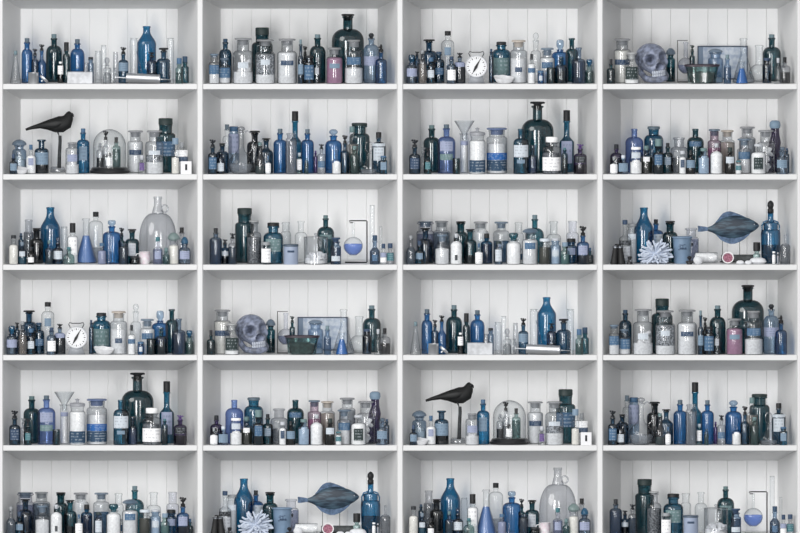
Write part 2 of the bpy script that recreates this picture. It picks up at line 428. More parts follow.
def place_cell(r, c, vref):
    """resolve the depth of every item, front ones first, build it, then copy it to the shelf where the photo repeats it"""
    global VREF
    VREF = vref
    order = {'F': 0, 'M': 1, 'B': 2}
    dmin = {'F': 0, 'M': .10, 'B': .2}
    items = sorted(CELL, key=lambda i: order[i['layer']])
    done = []; seen = set()
    for it in items:
        x = it['u'] * K; a, c_ = it['a'], it['c']
        if it['d'] is not None: d = it['d']
        else:
            d = max(dmin[it['layer']], c_ + .006)
            for _ in range(6):
                for (x2, a2, c2, d2, bx) in done:
                    s = a + a2 + .001
                    if abs(x - x2) < s:
                        k = (c_ + c2) if (bx or it['box']) else (c_ + c2) * sqrt(1 - ((x - x2) / s) ** 2)
                        if abs(d - d2) < k + .002: d = max(d, d2 + k + .002)
        lim = .0175 + .0875 * (d + c_ * .3) / D
        if x - a < lim: x = lim + a
        if x + a > 1 - .1115 * (d + c_ * .3) / D - .0155: x = 1 - .1115 * (d + c_ * .3) / D - .0155 - a
        if d + c_ > D - .004: print('DEEP', (r, c), it['desc'], round(d + c_, 3)); d = D - .004 - c_
        if it['z'] == 0: done.append((x, a, c_, d, it['box']))
        it['dd'] = d; it['x'] = x
    n = len(items)
    for it in items:
        assert it['desc'] not in seen, it['desc']; seen.add(it['desc'])
        root = bpy.data.objects.new(it['name'], None); C.objects.link(root)
        it['fn'](root, it['dd'])
        zt = zpx(ROWS[r])
        root.location = (-2 + c * 200 * PX + it['x'], it['dd'], zt + it['z'] + .0004)
        tag(root, '%s, %s shelf, %s' % (it['desc'], SHELF[r], BAY[c]), it['cat'], it['group'])
        nw_ = len(root['label'].replace('-', ' ').split())
        if nw_ > 16 or nw_ < 4: print('WORDS', nw_, root['label'])
        r2, c2 = r + 3, (c + 2) % 4
        cp = copy_tree(root)
        cp.location = (-2 + c2 * 200 * PX + it['x'], it['dd'], zpx(ROWS[r2]) + it['z'] + .0004)
        cp['label'] = '%s, %s shelf, %s' % (it['desc'], SHELF[r2], BAY[c2])
    CELL.clear()
def copy_tree(o, parent=None):
    c = o.copy(); C.objects.link(c)
    if parent: c.parent = parent
    for ch in list(o.children): copy_tree(ch, c)
    return c
# ================================================================ special pieces
def tin_cup(root, w, h, k='brushed_silver'):
    R = w * K / 2
    MB().lathe([(0, 0), (R * .96, 0), (R, .002), (R, h - .003), (R * 1.04, h - .002), (R * 1.04, h), (R * .95, h), (R * .92, .003), (0, .003)], 28).build('cup', metal(), root)
def obj_special(layer, name, cat, desc, u, w, fn, **k): item(layer, name, cat, desc, u, w, fn, **k)

# ================================================================ cell A
def u2(x): return 592 + x
def marble(root, d):
    h = hgt(425, d); MB().box(-.063, .063, -.03, .03, 0, h).build('block', plain('veined_marble', (206, 208, 212), .35, noise=.12, nscale=30), root, bevel=.002)
obj_special('F', 'marble_block', 'block', 'white marble block lying under a small clear flask', 473, 150, marble, hd=.03, box=True, d=.045)
b('F', 'small clear flask standing on the white marble block', 510, 44, 358, 372, 385, 22, 'gy', None, name='flask', shp='cone', d=.045, z=.0462)
obj_special('F', 'silver_cup', 'cup', 'small round silver cup beside a tilted silver cap', 198, 62, lambda root, d: tin_cup(root, 62, hgt(430, d)))
def tcap(root, d):
    R = 30 * K; M = Matrix.Translation((0, 0, .024)) @ Matrix.Rotation(math.radians(42), 4, 'Y')
    MB().lathe([(0, -.006), (R * .9, -.006), (R, -.004), (R, .006), (R * .93, .006), (R * .9, -.003), (0, -.003)], 28, mat=M).build('cap', metal(), root)
    MB().lathe([(0, 0), (.006, 0), (.006, .004), (.003, .012), (0, .012)], 12, mat=M @ Matrix.Translation((0, 0, -.018))).build('knob', metal(), root)
obj_special('F', 'silver_disc', 'disc', 'tilted silver cap leaning between the cup and bottles', 259, 52, tcap, hd=.03)
def syringe(root, d):
    R = .0235; M = Matrix.Translation((0, 0, R + .001)) @ Matrix.Rotation(math.radians(90 + 2.5), 4, 'Y')
    M = Matrix.Translation((0, 0, .001)) @ M
    MB().lathe([(0, -.083), (R * .9, -.083), (R, -.081), (R, .078), (R * 1.05, .079), (R * 1.05, .085), (R * .8, .087), (R * .3, .09), (0, .09)], 28, mat=M).build('barrel', plain('polished_steel', (206, 208, 212), .4, 1), root)
    MB().lathe([(0, .088), (.004, .088), (.0035, .1), (.0015, .105), (.001, .15), (0, .151)], 10, mat=M).build('needle', metal(), root)
    MB().lathe([(0, -.135), (.003, -.135), (.003, -.083), (0, -.083)], 10, mat=M).build('plunger', metal(), root)
    MB().lathe([(0, -.138), (.014, -.138), (.014, -.134), (0, -.134)], 16, mat=M).build('thumb_rest', metal(), root)
obj_special('F', 'syringe', 'syringe', 'large polished steel syringe lying on its side', u2(252), 204, syringe, hd=.025, box=True, ww=204)
b('F', 'clear conical flask with cork closest to the left side', 92, 66, 300, 318, 345, 22, 'cl', ('cork', 'gc'), name='flask', shp='cone')
b('M', 'slim cobalt bottle, tall and corked, behind silver cup', 160, 66, 226, 250, 292, 30, 'cb', ('cork', 'ck'), sh=34)
b('F', 'small deep blue bottle with black lobed stopper behind silver cup', 207, 42, 288, 322, 352, 18, 'nv', ('orn', 'dk'), fill=(400, 'co', 's'))
b('M', 'violet blue bottle with black stopper and sloping shoulders', 247, 54, 262, 296, 344, 20, 'cb', ('orn', 'bk'), shp='slope', sh=40)
b('B', 'broad dark teal bottle with pale cork behind the silver cap', 320, 96, 202, 226, 270, 32, 'dt', ('cork', 'gc'), sh=44)
b('M', 'small white labelled vial beside the broad dark teal bottle', 358, 34, 365, 376, 390, 20, 'bk', ('cork', 'wh'), name='vial', lab=(388, 440, 'wh'))
b('M', 'narrow dark green bottle with tall black stopper', 393, 44, 250, 300, 318, 22, 'dt', ('cap', 'bk', 28), sh=26)
b('B', 'rounded bright blue bottle with grey cork behind the marble block', 458, 86, 232, 256, 288, 30, 'cb', ('cork', 'ck'), sh=44)
b('M', 'small grey tumbler bottle behind marble block', 537, 36, 338, 352, 372, 24, 'gb', ('cap', 'dk', 28), name='vial')
b('M', 'clear straight cylinder left of the crystal stoppered vial', 580, 38, 300, 302, 318, 30, 'cl', None, name='measuring_cylinder')
b('F', 'clear tall thin tube standing behind round clear vial', u2(22), 30, 268, 268, 276, 24, 'cl', None, name='test_tube', lip=1.35)
b('F', 'round clear vial with grey crystal stopper', u2(42), 50, 340, 384, 402, 22, 'cl', ('ball', 'gy', 30), name='vial', fill=(440, 'gr', 'c'))
b('F', 'squat clear jar in front of the upright tube', u2(74), 46, 402, 402, 418, 34, 'cl', None, name='jar')
b('M', 'clear test tube with a dark rim', u2(92), 28, 308, 308, 316, 24, 'gy', None, name='test_tube', lip=1.2)
b('F', 'navy bottle with black lobed stopper and pale label near syringe', u2(138), 60, 278, 316, 354, 22, 'db', ('orn', 'bk'), lab=(370, 420, 'lb'), sh=20)
b('M', 'tall clear cylinder left of the big blue bottle', u2(200), 46, 226, 226, 236, 36, 'cl', None, name='measuring_cylinder', lip=1.3)
def rod(root, d): MB().tube([(0.022, 0, 0.004), (-.019, .02, .165)], .0022, 8).build('rod', glass('pb'), root)
obj_special('M', 'glass_rod', 'rod', 'thin glass rod leaning against the big blue bottle', u2(236), 50, rod, hd=.012)
b('M', 'small blue bottle with dark stopper in front of big blue bottle', u2(306), 60, 308, 332, 356, 22, 'tb', ('orn', 'dk'), fill=(430, 'bu', 'l'))
b('B', 'big plain blue bottle with long sloping shoulders', u2(276), 112, 153, 155, 186, 42, 'bl', None, shp='slope', sh=76, lip=1.1)
b('M', 'dark blue bottle with flat black stopper beside big blue bottle', u2(377), 86, 284, 300, 346, 30, 'db', ('flat', 'bk', 56), sh=24)
b('F', 'tall clear cylinder with flared rim at the needle end', u2(417), 40, 226, 226, 236, 32, 'cl', None, name='measuring_cylinder', lip=1.35)
b('F', 'small pale teal bottle with blue cap, nearer the front', u2(469), 46, 344, 378, 400, 26, 'pg', ('cap', 'bu', 30), fill=(430, 'gt', 'l'))
b('M', 'small dark teal bottle with blue cap, last on the right', u2(503), 46, 334, 368, 392, 26, 'tl', ('cap', 'db', 30))
place_cell(0, 0, 497)

# ================================================================ cell B
jar('F', 'small lidded jar with blue label and powder, far left end', 84, 62, 318, 368, 54, 42, 'pb', lab=(384, 438, 'bu'), fill=(436, 'wh'))
jar('F', 'smaller lidded jar overlapping the end jar, blue label', 143, 76, 344, 386, 52, 44, 'pb', lab=(400, 460, 'bu'), fill=(462, 'wh'))
b('M', 'tall deep blue bottle with dark cork behind two small jars', 150, 76, 230, 250, 292, 28, 'db', ('cork', 'db'), sh=34)
jar('F', 'large flat-topped jar with shaped white chunks inside', 255, 120, 226, 300, 102, 70, lab=(366, 402, 'pl', .5), fill=[(335, 'wh', 'k'), (425, 'wh', 'c')])
jar('F', 'large flat-topped jar with grey shells above white powder', 386, 118, 234, 306, 102, 70, lab=(350, 382, 'pl', .45), fill=[(322, 'lg', 'g'), (440, 'wh')])
jar('F', 'large flat-topped jar full of white powder, dark blue label', 516, 116, 230, 302, 100, 68, lab=(356, 384, 'nb', .62), fill=(312, 'wh'))
jar('B', 'dark green jar with wide lid behind the shell jar', 368, 124, 164, 250, 80, 76, 'dt', lt=40, st=('cap', 'dg', 80))
b('F', 'slim dark bottle with pale cork and blue label, mid shelf', u2(4), 34, 234, 262, 330, 16, 'nv', ('cork', 'gc'), lab=(380, 440, 'lb'), sh=26)
b('M', 'narrow black bottle with lobed stopper beside slim labelled bottle', u2(30), 36, 272, 318, 350, 16, 'bk', ('orn', 'bk'))
b('F', 'squat navy bottle with blue label and open wide mouth', u2(53), 60, 330, 342, 366, 40, 'nv', ('cap', 'dk', 46), lab=(384, 470, 'bu'))
b('F', 'small clear grey vial left of the pink jar', u2(100), 40, 340, 360, 380, 18, 'gy', ('cork', 'gr'), name='vial', lab=(400, 440, 'lg', .6))
b('M', 'dark teal bottle with pale cork behind the small grey vial', u2(104), 96, 204, 224, 272, 34, 'dt', ('cork', 'gc'), sh=46)
jar('F', 'pink filled jar with blue label', u2(205), 98, 282, 336, 80, 60, 'gy', lab=(374, 402, 'lb', .6), fill=(345, 'pk'), lt=14)
jar('F', 'clear jar half full of white powder below a blue label', u2(318), 112, 236, 296, 76, 72, 'gy', lab=(336, 380, 'bu', .7), fill=(404, 'wh'), lt=16)
b('B', 'giant black-green carboy with flared neck behind the pink jar', u2(283), 190, 84, 96, 172, 56, 'dt', ('flat', 'bk', 76), name='carboy', sh=70, lip=1.2)
b('M', 'clear bottle with round stopper and lavender label', u2(422), 92, 196, 226, 264, 32, 'pb', ('ball', 'dk', 32), lab=(332, 386, 'la'), sh=40)
b('F', 'cobalt bottle with slim black stopper at the right end', u2(480), 70, 262, 306, 348, 24, 'cb', ('drop', 'bk'), sh=24)
place_cell(0, 1, 497)

# ================================================================ cell C
b('F', 'pale bottle with blue glass stopper and lavender label', 70, 64, 322, 372, 384, 34, 'gb', ('block', 'bl', 40), lab=(404, 452, 'la'))
b('M', 'small dark stoppered bottle behind the blue stoppered one', 101, 34, 304, 328, 346, 16, 'nv', ('orn', 'dk'))
b('F', 'clear grey bottle with tapered neck before the black lipped one', 134, 52, 298, 312, 352, 22, 'gy', ('cork', 'gr'), fill=(380, 'be', 'l'))
b('F', 'little blue jar with pale blue label near the front', 183, 52, 340, 364, 382, 26, 'tb', ('cap', 'gb' if 0 else 'bu', 30), lab=(414, 458, 'pl', .7))
b('B', 'black bottle with wide flat lip and narrow neck', 172, 96, 234, 244, 300, 34, 'nv', ('flat', 'bk', 68), sh=28)
b('M', 'stout dark blue bottle with short neck and blue label', 230, 66, 306, 318, 350, 26, 'db', ('cap', 'db', 32), lab=(400, 440, 'bu', .8))
b('M', 'tall clear bottle with black cap and pale label', 283, 76, 184, 210, 238, 30, 'cl', ('cap', 'bk', 36), lab=(278, 326, 'lb', .5), sh=26)
b('F', 'small clear bottle with square white label near the dial', 305, 58, 334, 352, 380, 24, 'gb', ('cork', 'nb'), lab=(412, 474, 'wh', .8))
b('F', 'clear shouldered bottle of black liquid beside the dial', 354, 68, 312, 338, 364, 22, 'gb', ('orn', 'dk'), lab=(368, 394, 'la', .8), fill=(396, 'bk', 's'))
def dial(root, d):
    zc = hgt(392, d); R = 66 * K; M = Matrix.Translation((0, 0, zc)) @ Matrix.Rotation(pi / 2, 4, 'X')
    MB().lathe([(0, -.022), (R * .96, -.022), (R, -.018), (R, .018), (R * .97, .021), (R * .93, .021), (R * .92, .017), (0, .017)], 40, mat=M).build('housing', plain('enamel', (206, 208, 212), .35), root)
    MB().lathe([(0, .0172), (R * .9, .0172), (R * .9, .0182), (0, .0182)], 40, mat=M).build('dial_face', plain('dial_white', (232, 233, 235), .5), root)
    m = MB()
    for k in range(12):
        t = k * pi / 6; mm = M @ Matrix.Rotation(t, 4, 'Z'); m.box(-.0018, .0018, R * .66, R * .82, .0183, .0189, mm)
        m.box(-.0007, .0007, R * .72, R * .82, .0183, .0189, M @ Matrix.Rotation(t + pi / 12, 4, 'Z'))
    m.build('dial_marks', solid('bk'), root)
    mm = M @ Matrix.Rotation(math.radians(-28), 4, 'Z')
    MB().add([(-.002, -R * .6, .021), (-.007, -R * .1, .021), (0, R * .78, .021), (.007, -R * .1, .021), (.002, -R * .6, .021), (-.002, -R * .6, .0195), (-.007, -R * .1, .0195), (0, R * .78, .0195), (.007, -R * .1, .0195), (.002, -R * .6, .0195)],
             [(0, 1, 2, 3, 4), (5, 6, 7, 8, 9), (0, 1, 6, 5), (1, 2, 7, 6), (2, 3, 8, 7), (3, 4, 9, 8), (4, 0, 5, 9)], mm).build('pointer', solid('bk'), root)
    MB().lathe([(0, .019), (.005, .019), (.005, .024), (0, .024)], 12, mat=M).build('hub', solid('bk'), root)
    zt = hgt(312, d)
    MB().tube([(-.03, 0, zc + R * .85), (-.038, 0, zt - .004), (-.034, 0, zt + .006), (-.02, 0, zt + .002), (.02, 0, zt + .002), (.034, 0, zt + .006), (.038, 0, zt - .004), (.03, 0, zc + R * .85)], .0022, 8).build('handle', solid('dk'), root)
    m = MB(); m.prism([(-.042, 0), (.042, 0), (.03, zc - R * .8), (-.03, zc - R * .8)], -.016, .016); m.build('base', plain('grey_enamel', (150, 154, 160), .4), root)
obj_special('M', 'weighing_dial', 'scale', 'round white dial scale with black pointer and top handle', 452, 134, dial, hd=.022, box=True, d=.06)
b('M', 'slim navy vial standing left of the teal jar', 540, 28, 290, 306, 330, 14, 'nv', ('cork', 'db'), name='vial')
def dish(root, d, w=125, h=.04, seedv=3):
    a = w * K / 2; rnd = random.Random(seedv); m = MB()
    pr = [(0, 0), (.45, .0), (.75, .25), (1, 1), (.93, .97), (.7, .4), (.35, .16), (0, .14)]
    n = 36; vs_, fs_ = [], []
    for j, (r_, z_) in enumerate(pr):
        for i in range(n):
            t = 2 * pi * i / n; wv = 1 + .02 * cos(7 * t) * r_
            vs_.append((a * r_ * wv * cos(t), a * .62 * r_ * wv * sin(t), max(0, h * z_ * (.78 + .03 * cos(7 * t + 1) + .22 * sin(t)) * (1.0 - .12 * cos(t)))))
    for j in range(len(pr) - 1):
        for i in range(n): fs_.append((j * n + i, j * n + (i + 1) % n, (j + 1) * n + (i + 1) % n, (j + 1) * n + i))
    m.add(vs_, fs_); m.build('shell', plain('white_shell', (228, 229, 232), .5, noise=.08, nscale=40), root)
obj_special('F', 'scallop_shell', 'shell', 'white open scallop shell in front of the teal jar', 616, 125, dish, hd=.034, d=.045)
b('B', 'wide teal blue jar with green label behind the shell', 600, 112, 248, 266, 292, 52, 'tb', ('cap', 'dk', 58), lab=(340, 440, 'gt', .8), sh=34)
jar('F', 'white filled jar with flat grey lid and tiny blue label', u2(110), 100, 238, 296, 84, 64, 'gy', lab=(396, 424, 'nb', .4), fill=(345, 'wh'), st=('flat', 'be', 84), lt=14)
b('F', 'slender white bottle with dark stopper and blue label', u2(187), 44, 320, 346, 374, 18, 'cl', ('cork', 'dk'), lab=(402, 430, 'bu'), fill=(382, 'wh'))
b('B', 'tall faint clear bottle with globe stopper', u2(212), 62, 194, 240, 300, 30, 'cl', ('ball', 'cl', 34), sh=24)
b('F', 'tiny blue jar with dark lid near the front', u2(241), 38, 418, 432, 438, 32, 'cb', ('cap', 'bu', 36), name='jar', lab=(448, 476, 'pl', .5))
jar('M', 'white jar with blue lid and blue label behind a dark cup', u2(280), 90, 284, 338, 78, 56, 'pb', lab=(366, 402, 'bu', .7), fill=(345, 'wh'), lt=18)
b('F', 'small dark green glass cup', u2(301), 52, 400, 400, 404, 48, 'dt', None, name='tumbler', lip=1.02)
b('F', 'teal bottle with little stopper before the cobalt jar', u2(362), 74, 334, 356, 384, 26, 'tl', ('block', 'tl', 30), fill=(420, 'tg', 'l'))
b('M', 'cobalt jar with large clear glass stopper', u2(356), 98, 234, 294, 306, 36, 'cb', ('block', 'pb', 44), sh=22)
b('B', 'tall dark green bottle with flared lip behind cobalt jar', u2(425), 76, 224, 226, 288, 28, 'dt', None, lip=1.35, sh=34)
b('F', 'blue grey ribbed bottle with short open neck', u2(466), 82, 280, 282, 348, 30, 'gb', None, lip=1.25, fill=(362, 'bu', 'l'))
b('F', 'small pale teal jar with blue stopper, right end', u2(529), 48, 350, 386, 414, 30, 'pg', ('block', 'bl', 36), fill=(424, 'gt', 'l'))
place_cell(0, 2, 497)

# ================================================================ cell D
b('F', 'tiny teal bottle with dark stopper at the left end', 65, 50, 350, 378, 404, 18, 'tl', ('cork', 'dk'), fill=(420, 'tg', 'l'))
jar('M', 'cream filled jar with grey lid and navy label', 132, 100, 230, 292, 96, 68, 'gy', lab=(350, 382, 'nb', .85), fill=(302, 'cr'))
b('F', 'clear jar of white and dark green pieces', 188, 86, 310, 326, 348, 52, 'cl', ('flat', 'cl', 62), name='jar', fill=(470, 'wh'), lab=(394, 468, 'dg', .8))
def skull(root, d):
    bone = plain('glazed_blue_bone', (142, 150, 172), .4, noise=.35, nscale=40, bump=.4)
    n, mrow = 120, 84; vs_, fs_ = [], []
    def g(v, c, s): 
        c = Vector(c).normalized(); return math.exp(-((v - c).length / s) ** 2)
    for j in range(mrow + 1):
        ph = -pi / 2 + pi * j / mrow
        for i in range(n):
            t = 2 * pi * i / n
            v = Vector((cos(ph) * cos(t), cos(ph) * sin(t), sin(ph)))
            r = 1 / sqrt((v.x / .073) ** 2 + (v.y / .092) ** 2 + (v.z / (.078 if v.z > 0 else .062)) ** 2)
            r += .040 * g(v, (0, -.76, -.62), .50) - .006 * g(v, (0, .2, -1), .5)
            r += .008 * g(v, (.6, -.7, -.2), .2) + .008 * g(v, (-.6, -.7, -.2), .2)
            r += .006 * g(v, (.33, -.9, .36), .2) + .006 * g(v, (-.33, -.9, .36), .2)
            for s in (-1, 1):
                dd = (v - Vector((s * .42, -.90, .05)).normalized()).length
                r -= .036 / (1 + math.exp((dd - .29) * 30)) + .035 * math.exp(-(dd / .2) ** 2)
            dn = sqrt(((v.x) / (.11 + .25 * max(0, -.2 - v.z))) ** 2 + ((v.z + .33) / .15) ** 2)
            if v.y < 0: r -= .05 / (1 + math.exp((dn - 1) * 10))
            for s in (-1, 1): r -= .009 * g(v, (s * .9, -.42, -.05), .24)
            vs_.append(v * r + Vector((0, 0, .120)))
    for j in range(mrow):
        for i in range(n): fs_.append((j * n + i, j * n + (i + 1) % n, (j + 1) * n + (i + 1) % n, (j + 1) * n + i))
    MB().add(vs_, fs_).build('cranium', bone, root)
    hold = plain('socket_shadow_bone', (78, 88, 116), .7)
    pts = [(-.056, .012, .085), (-.056, .004, .055), (-.050, -.035, .028), (-.032, -.072, .024), (0, -.084, .023), (.032, -.072, .024), (.050, -.035, .028), (.056, .004, .055), (.056, .012, .085)]
    MB().tube(pts, [.011, .014, .016, .017, .019, .017, .016, .014, .011], 12).build('jaw', bone, root)
    tooth = plain('ivory_blue_teeth', (192, 198, 210), .3)
    for row, z0_, z1_ in ((0, .052, .066), (1, .037, .0505)):
        for k in range(8):
            t = (k - 3.5) * .27; x = .037 * sin(t) * 1.0; y = -.060 - .038 * cos(t) + (.004 if row else 0)
            MB().box(-.0038, .0038, -.003, .003, z0_, z1_, Matrix.Translation((x, y, 0)) @ Matrix.Rotation(t, 4, 'Z')).build('tooth', tooth, root, bevel=.001)
    root.rotation_euler = (0, math.radians(-7), math.radians(22)); root.scale = (1.06, 1.06, 1.0)
obj_special('M', 'skull', 'skull', 'blue grey skull turned to the right, grinning', 318, 215, skull, hd=.1, ww=238)
b('M', 'teal tinted jar with round glass lid touching the skull', 418, 54, 284, 324, 344, 32, 'tl', ('dome', 'gb', 56), fill=(400, 'tg', 'l'))
def stand_flask(zt, cx, dirn, liq=None):
    def fn(root, d):
        return
def clampstand(root, d):
    m = MB(); zt = hgt(238, d); blk = solid('bk')
    m.box(-.035, -.031, -.002, .002, 0, zt); m.box(-.035, .018, -.002, .002, zt - .003, zt); m.box(-.035, .02, -.02, .02, 0, .004); m.build('frame', blk, root, smooth=False)
obj_special('M', 'wire_stand', 'stand', 'thin black wire stand holding a round lilac flask', 498, 70, clampstand, hd=.012, d=.15, box=True)
b('M', 'round flask of lilac water held by the wire stand', 508, 96, 246, 248, 340, 26, 'lc', None, name='flask', shp='ball', d=.19, z=.042, fill=(385, 'la', 'l'), lip=1.2)
b('B', 'dark green bottle with lobed stopper behind the lilac flask', 546, 32, 266, 300, 330, 16, 'dt', ('orn', 'dg'))
def casserole(root, d):
    a = .082; h = hgt(392, d)
    m = MB(); m.lathe([(0, 0), (.62, 0), (.78, h * .25), (.97, h * .8), (1.04, h), (.95, h * .98), (.86, .006), (0, .006)], 36, 3, .55, Matrix.Diagonal((a, a, 1, 1))); m.build('dish', glass('pg'), root)
    MB().lathe([(1.0, h * .98), (1.08, h), (1.08, h * 1.1), (.98, h * 1.1), (1.0, h * .98)], 36, 3, .55, Matrix.Diagonal((a, a, 1, 1))).build('rim', plain('dark_plum_rim', (52, 40, 52), .4), root)
    MB().lathe([(0, .007), (.6, .007), (.76, h * .55), (.4, h * .7), (0, h * .72)], 30, 3, .55, Matrix.Diagonal((a, a, 1, 1))).build('contents', plain('dark_green_slate', (92, 110, 110), .5, noise=.3, nscale=70), root)
obj_special('F', 'glass_dish', 'dish', 'low glass dish of dark green matter with plum rim', 604, 180, casserole, hd=.047)
def panel(root, d):
    w_, h = .124, hgt(272, d); M = Matrix.Rotation(math.radians(-6), 4, 'X')
    MB().box(-w_, w_, -.004, .004, 0, h, M).build('board', plain('pale_blue_print', (170, 184, 204), .5, noise=.25, nscale=45, rgb2=(206, 214, 224)), root, smooth=False)
    m = MB(); m.box(-w_ - .002, w_ + .002, -.007, .006, h - .006, h, M); m.box(-w_ - .002, w_ + .002, -.007, .006, 0, .006, M); m.box(-w_ - .002, -w_ + .004, -.007, .006, 0, h, M); m.box(w_ - .004, w_ + .002, -.007, .006, 0, h, M)
    m.build('frame', plain('slate_frame', (50, 66, 88), .5), root, smooth=False)
    MB().box(-w_ + .004, -w_ + .026, -.006, -.004, .006, h - .006, M).build('spine_strip', plain('grey_blue_strip', (120, 138, 160), .5), root, smooth=False)
obj_special('B', 'framed_picture', 'picture', 'pale blue framed panel leaning behind jar and flask', u2(134), 294, panel, hd=.012, d=.405, box=True, z=0)
b('M', 'clear jar with domed lid standing before the framed panel', u2(92), 90, 288, 310, 342, 60, 'pb', ('dome', 'pb', 84), fill=(462, 'wh'), lab=(425, 455, 'bu', .7), name='jar')
b('F', 'slim pale blue bottle between domed jar and blue flask', u2(162), 44, 324, 346, 384, 24, 'pb', ('cork', 'gc'), fill=(400, 'lb', 'l'))
b('F', 'little conical flask of bright blue liquid', u2(248), 74, 364, 364, 404, 28, 'cl', None, name='flask', shp='cone', fill=(402, 'cbl', 's'), lip=1.2)
b('M', 'large conical flask behind the bright blue one', u2(258), 132, 226, 228, 322, 36, 'cl', None, name='flask', shp='cone', lip=1.25, fill=(430, 'lg', 'l'))
b('M', 'clear round-bodied flask with long open neck', u2(350), 116, 266, 268, 378, 42, 'cl', None, name='flask', shp='ball', lip=1.2)
b('B', 'dark teal corked bottle behind the round clear flask', u2(425), 106, 204, 224, 278, 34, 'dt', ('cork', 'gc'), sh=40)
b('M', 'small navy jar peering out beside dark teal bottle', u2(396), 54, 344, 358, 378, 34, 'nv', ('cap', 'nb', 40), name='jar')
b('F', 'small rounded clear vial near the right end', u2(462), 46, 344, 366, 398, 18, 'cl', ('cork', 'lg'), name='vial')
b('F', 'clear bottle half full of black liquid, right end', u2(502), 66, 338, 366, 388, 22, 'gy', ('cork', 'bk'), fill=(428, 'bk', 's'), sh=18)
place_cell(0, 3, 497)

# ================================================================ cell E
b('F', 'small navy bottle with pale label, leftmost of the row', 80, 48, 376, 402, 420, 20, 'nv', ('cork', 'nb'), lab=(432, 474, 'lb', .8))
b('M', 'faceted glass jar with domed lid behind the white shell', 114, 84, 290, 326, 348, 50, 'pb', ('dome', 'gb', 84), fill=(410, 'cr', 'c'), name='apothecary_jar')
obj_special('F', 'oyster_shell', 'shell', 'white oyster shell lying before the domed jar', 122, 92, lambda r_, d: dish(r_, d, 92, .036, 5), hd=.026, d=.034)
b('F', 'white china bottle with blue stopper and blue badge', 183, 60, 322, 346, 384, 22, 'cl', ('cork', 'bu'), lab=(400, 442, 'la', .5), fill=(388, 'wh'))
b('F', 'dark blue bottle with flared mouth and sky blue label', 246, 84, 288, 292, 342, 34, 'db', None, lip=1.55, lab=(366, 438, 'lb'), fill=(438, 'bk', 's'), sh=22)
def bird(root, d):
    fe = plain('black_feather', (17, 19, 20), .65, noise=.35, nscale=50, bump=.4)
    def P(x, v, y=0): return ((x - 342) * K, y, hgt(v, d))
    path = [(152, 233, 7), (185, 222, 10), (235, 210, 16), (280, 205, 29), (325, 205, 44), (360, 201, 50), (390, 186, 45), (404, 162, 31), (407, 146, 24), (408, 134, 17), (408, 124, 5)]
    MB().tube([P(x, v) for x, v, r_ in path], [r_ * K for x, v, r_ in path], 18, flat=.72).build('body', fe, root)
    for s in (-1, 1):
        MB().tube([P(372, 186, s * .025), P(330, 196, s * .032), P(270, 206, s * .022), P(215, 214, s * .008)], [.008, .019, .013, .002], 12, flat=.35).build('wing', plain('wing_feather', (16, 18, 20), .55, noise=.3, nscale=70), root)
        MB().ball(P(417, 140, s * .0125), .0022, seg=8).build('eye', plain('glass_eye', (90, 90, 92), .1), root)
        MB().tube([P(340, 240, s * .008), P(347, 262, s * .007), P(352, 276, s * .005)], [.006, .0025, .002], 8).build('leg', solid('dk'), root)
    MB().tube([P(420, 140), P(431, 147), P(437, 158)], [.009, .006, .001], 10).build('beak', solid('bk'), root)
    MB().tube([P(350, 460), P(352, 380), P(356, 300), P(355, 268)], [.010, .009, .0085, .008], 10).build('post', plain('weathered_post', (70, 74, 77), .7, noise=.3), root)
    MB().lathe([(0, 0), (.036, 0), (.037, .004), (.035, .022), (.031, .026), (0, .027)], 20, 3, .8).build('base', glass('gy'), root)
obj_special('M', 'mounted_bird', 'bird', 'black stuffed bird perched on a slim post', 342, 90, bird, hd=.035, d=.2)
jar('F', 'clear jar of white balls with blue label beside the bird', 428, 80, 308, 340, 56, 50, 'gy', lab=(378, 420, 'la', .7), fill=(440, 'wh', 'c'), lt=10)
b('M', 'bright blue corked bottle with faded pale label', 492, 76, 226, 250, 292, 28, 'bl', ('cork', 'bu'), lab=(330, 412, 'lb', .6), sh=26)
def cloche(root, d):
    blk = plain('ebonised_wood', (24, 25, 28), .35)
    MB().lathe([(0, 0), (.096, 0), (.099, .004), (.099, .012), (.093, .016), (.09, .024), (.087, .027), (0, .027)], 40).build('base', blk, root)
    h = hgt(230, d); R = .082
    pr = [(R, .028), (R, h - R * 1.0)] + [(R * cos(t), h - R * 1.0 + R * 1.0 * sin(t)) for t in [i * pi / 2 / 10 for i in range(1, 10)]] + [(0, h)]
    MB().lathe(pr, 40).build('dome', glass('cl'), root)
CD = .125
obj_special('F', 'glass_cloche', 'cloche', 'clear glass bell dome on a black wooden base', 648, 234, cloche, hd=.1, d=CD)
b('F', 'corked dark bottle under the dome, nearest its left edge', 592, 42, 312, 330, 352, 18, 'gy', ('cork', 'gr'), name='bottle', d=CD, z=.028, fill=(400, 'dk', 's'))
b('F', 'bottle with black lobed stopper, tallest under the dome', 626, 42, 238, 290, 330, 20, 'gy', ('orn', 'bk'), name='bottle', d=CD + .022, z=.028, fill=(380, 'gr', 'l'))
b('F', 'short white labelled vial in the middle of the dome', 646, 38, 372, 384, 396, 22, 'cl', ('cork', 'dk'), name='vial', d=CD - .025, z=.028, lab=(398, 446, 'wh'))
b('F', 'grey green bottle under the dome, nearest its right edge', 688, 52, 278, 306, 328, 22, 'pg', ('cork', 'bk'), d=CD, z=.028, fill=(350, 'gt', 'l'))
jar('M', 'white filled jar with navy label beside the glass dome', u2(209), 92, 238, 300, 90, 62, 'gy', lab=(350, 380, 'nb', .75), fill=(305, 'wh'))
b('F', 'little clear vial with pinkish label before two jars', u2(248), 46, 384, 404, 424, 24, 'cl', ('cork', 'lg'), name='vial', lab=(428, 474, 'pr', .6))
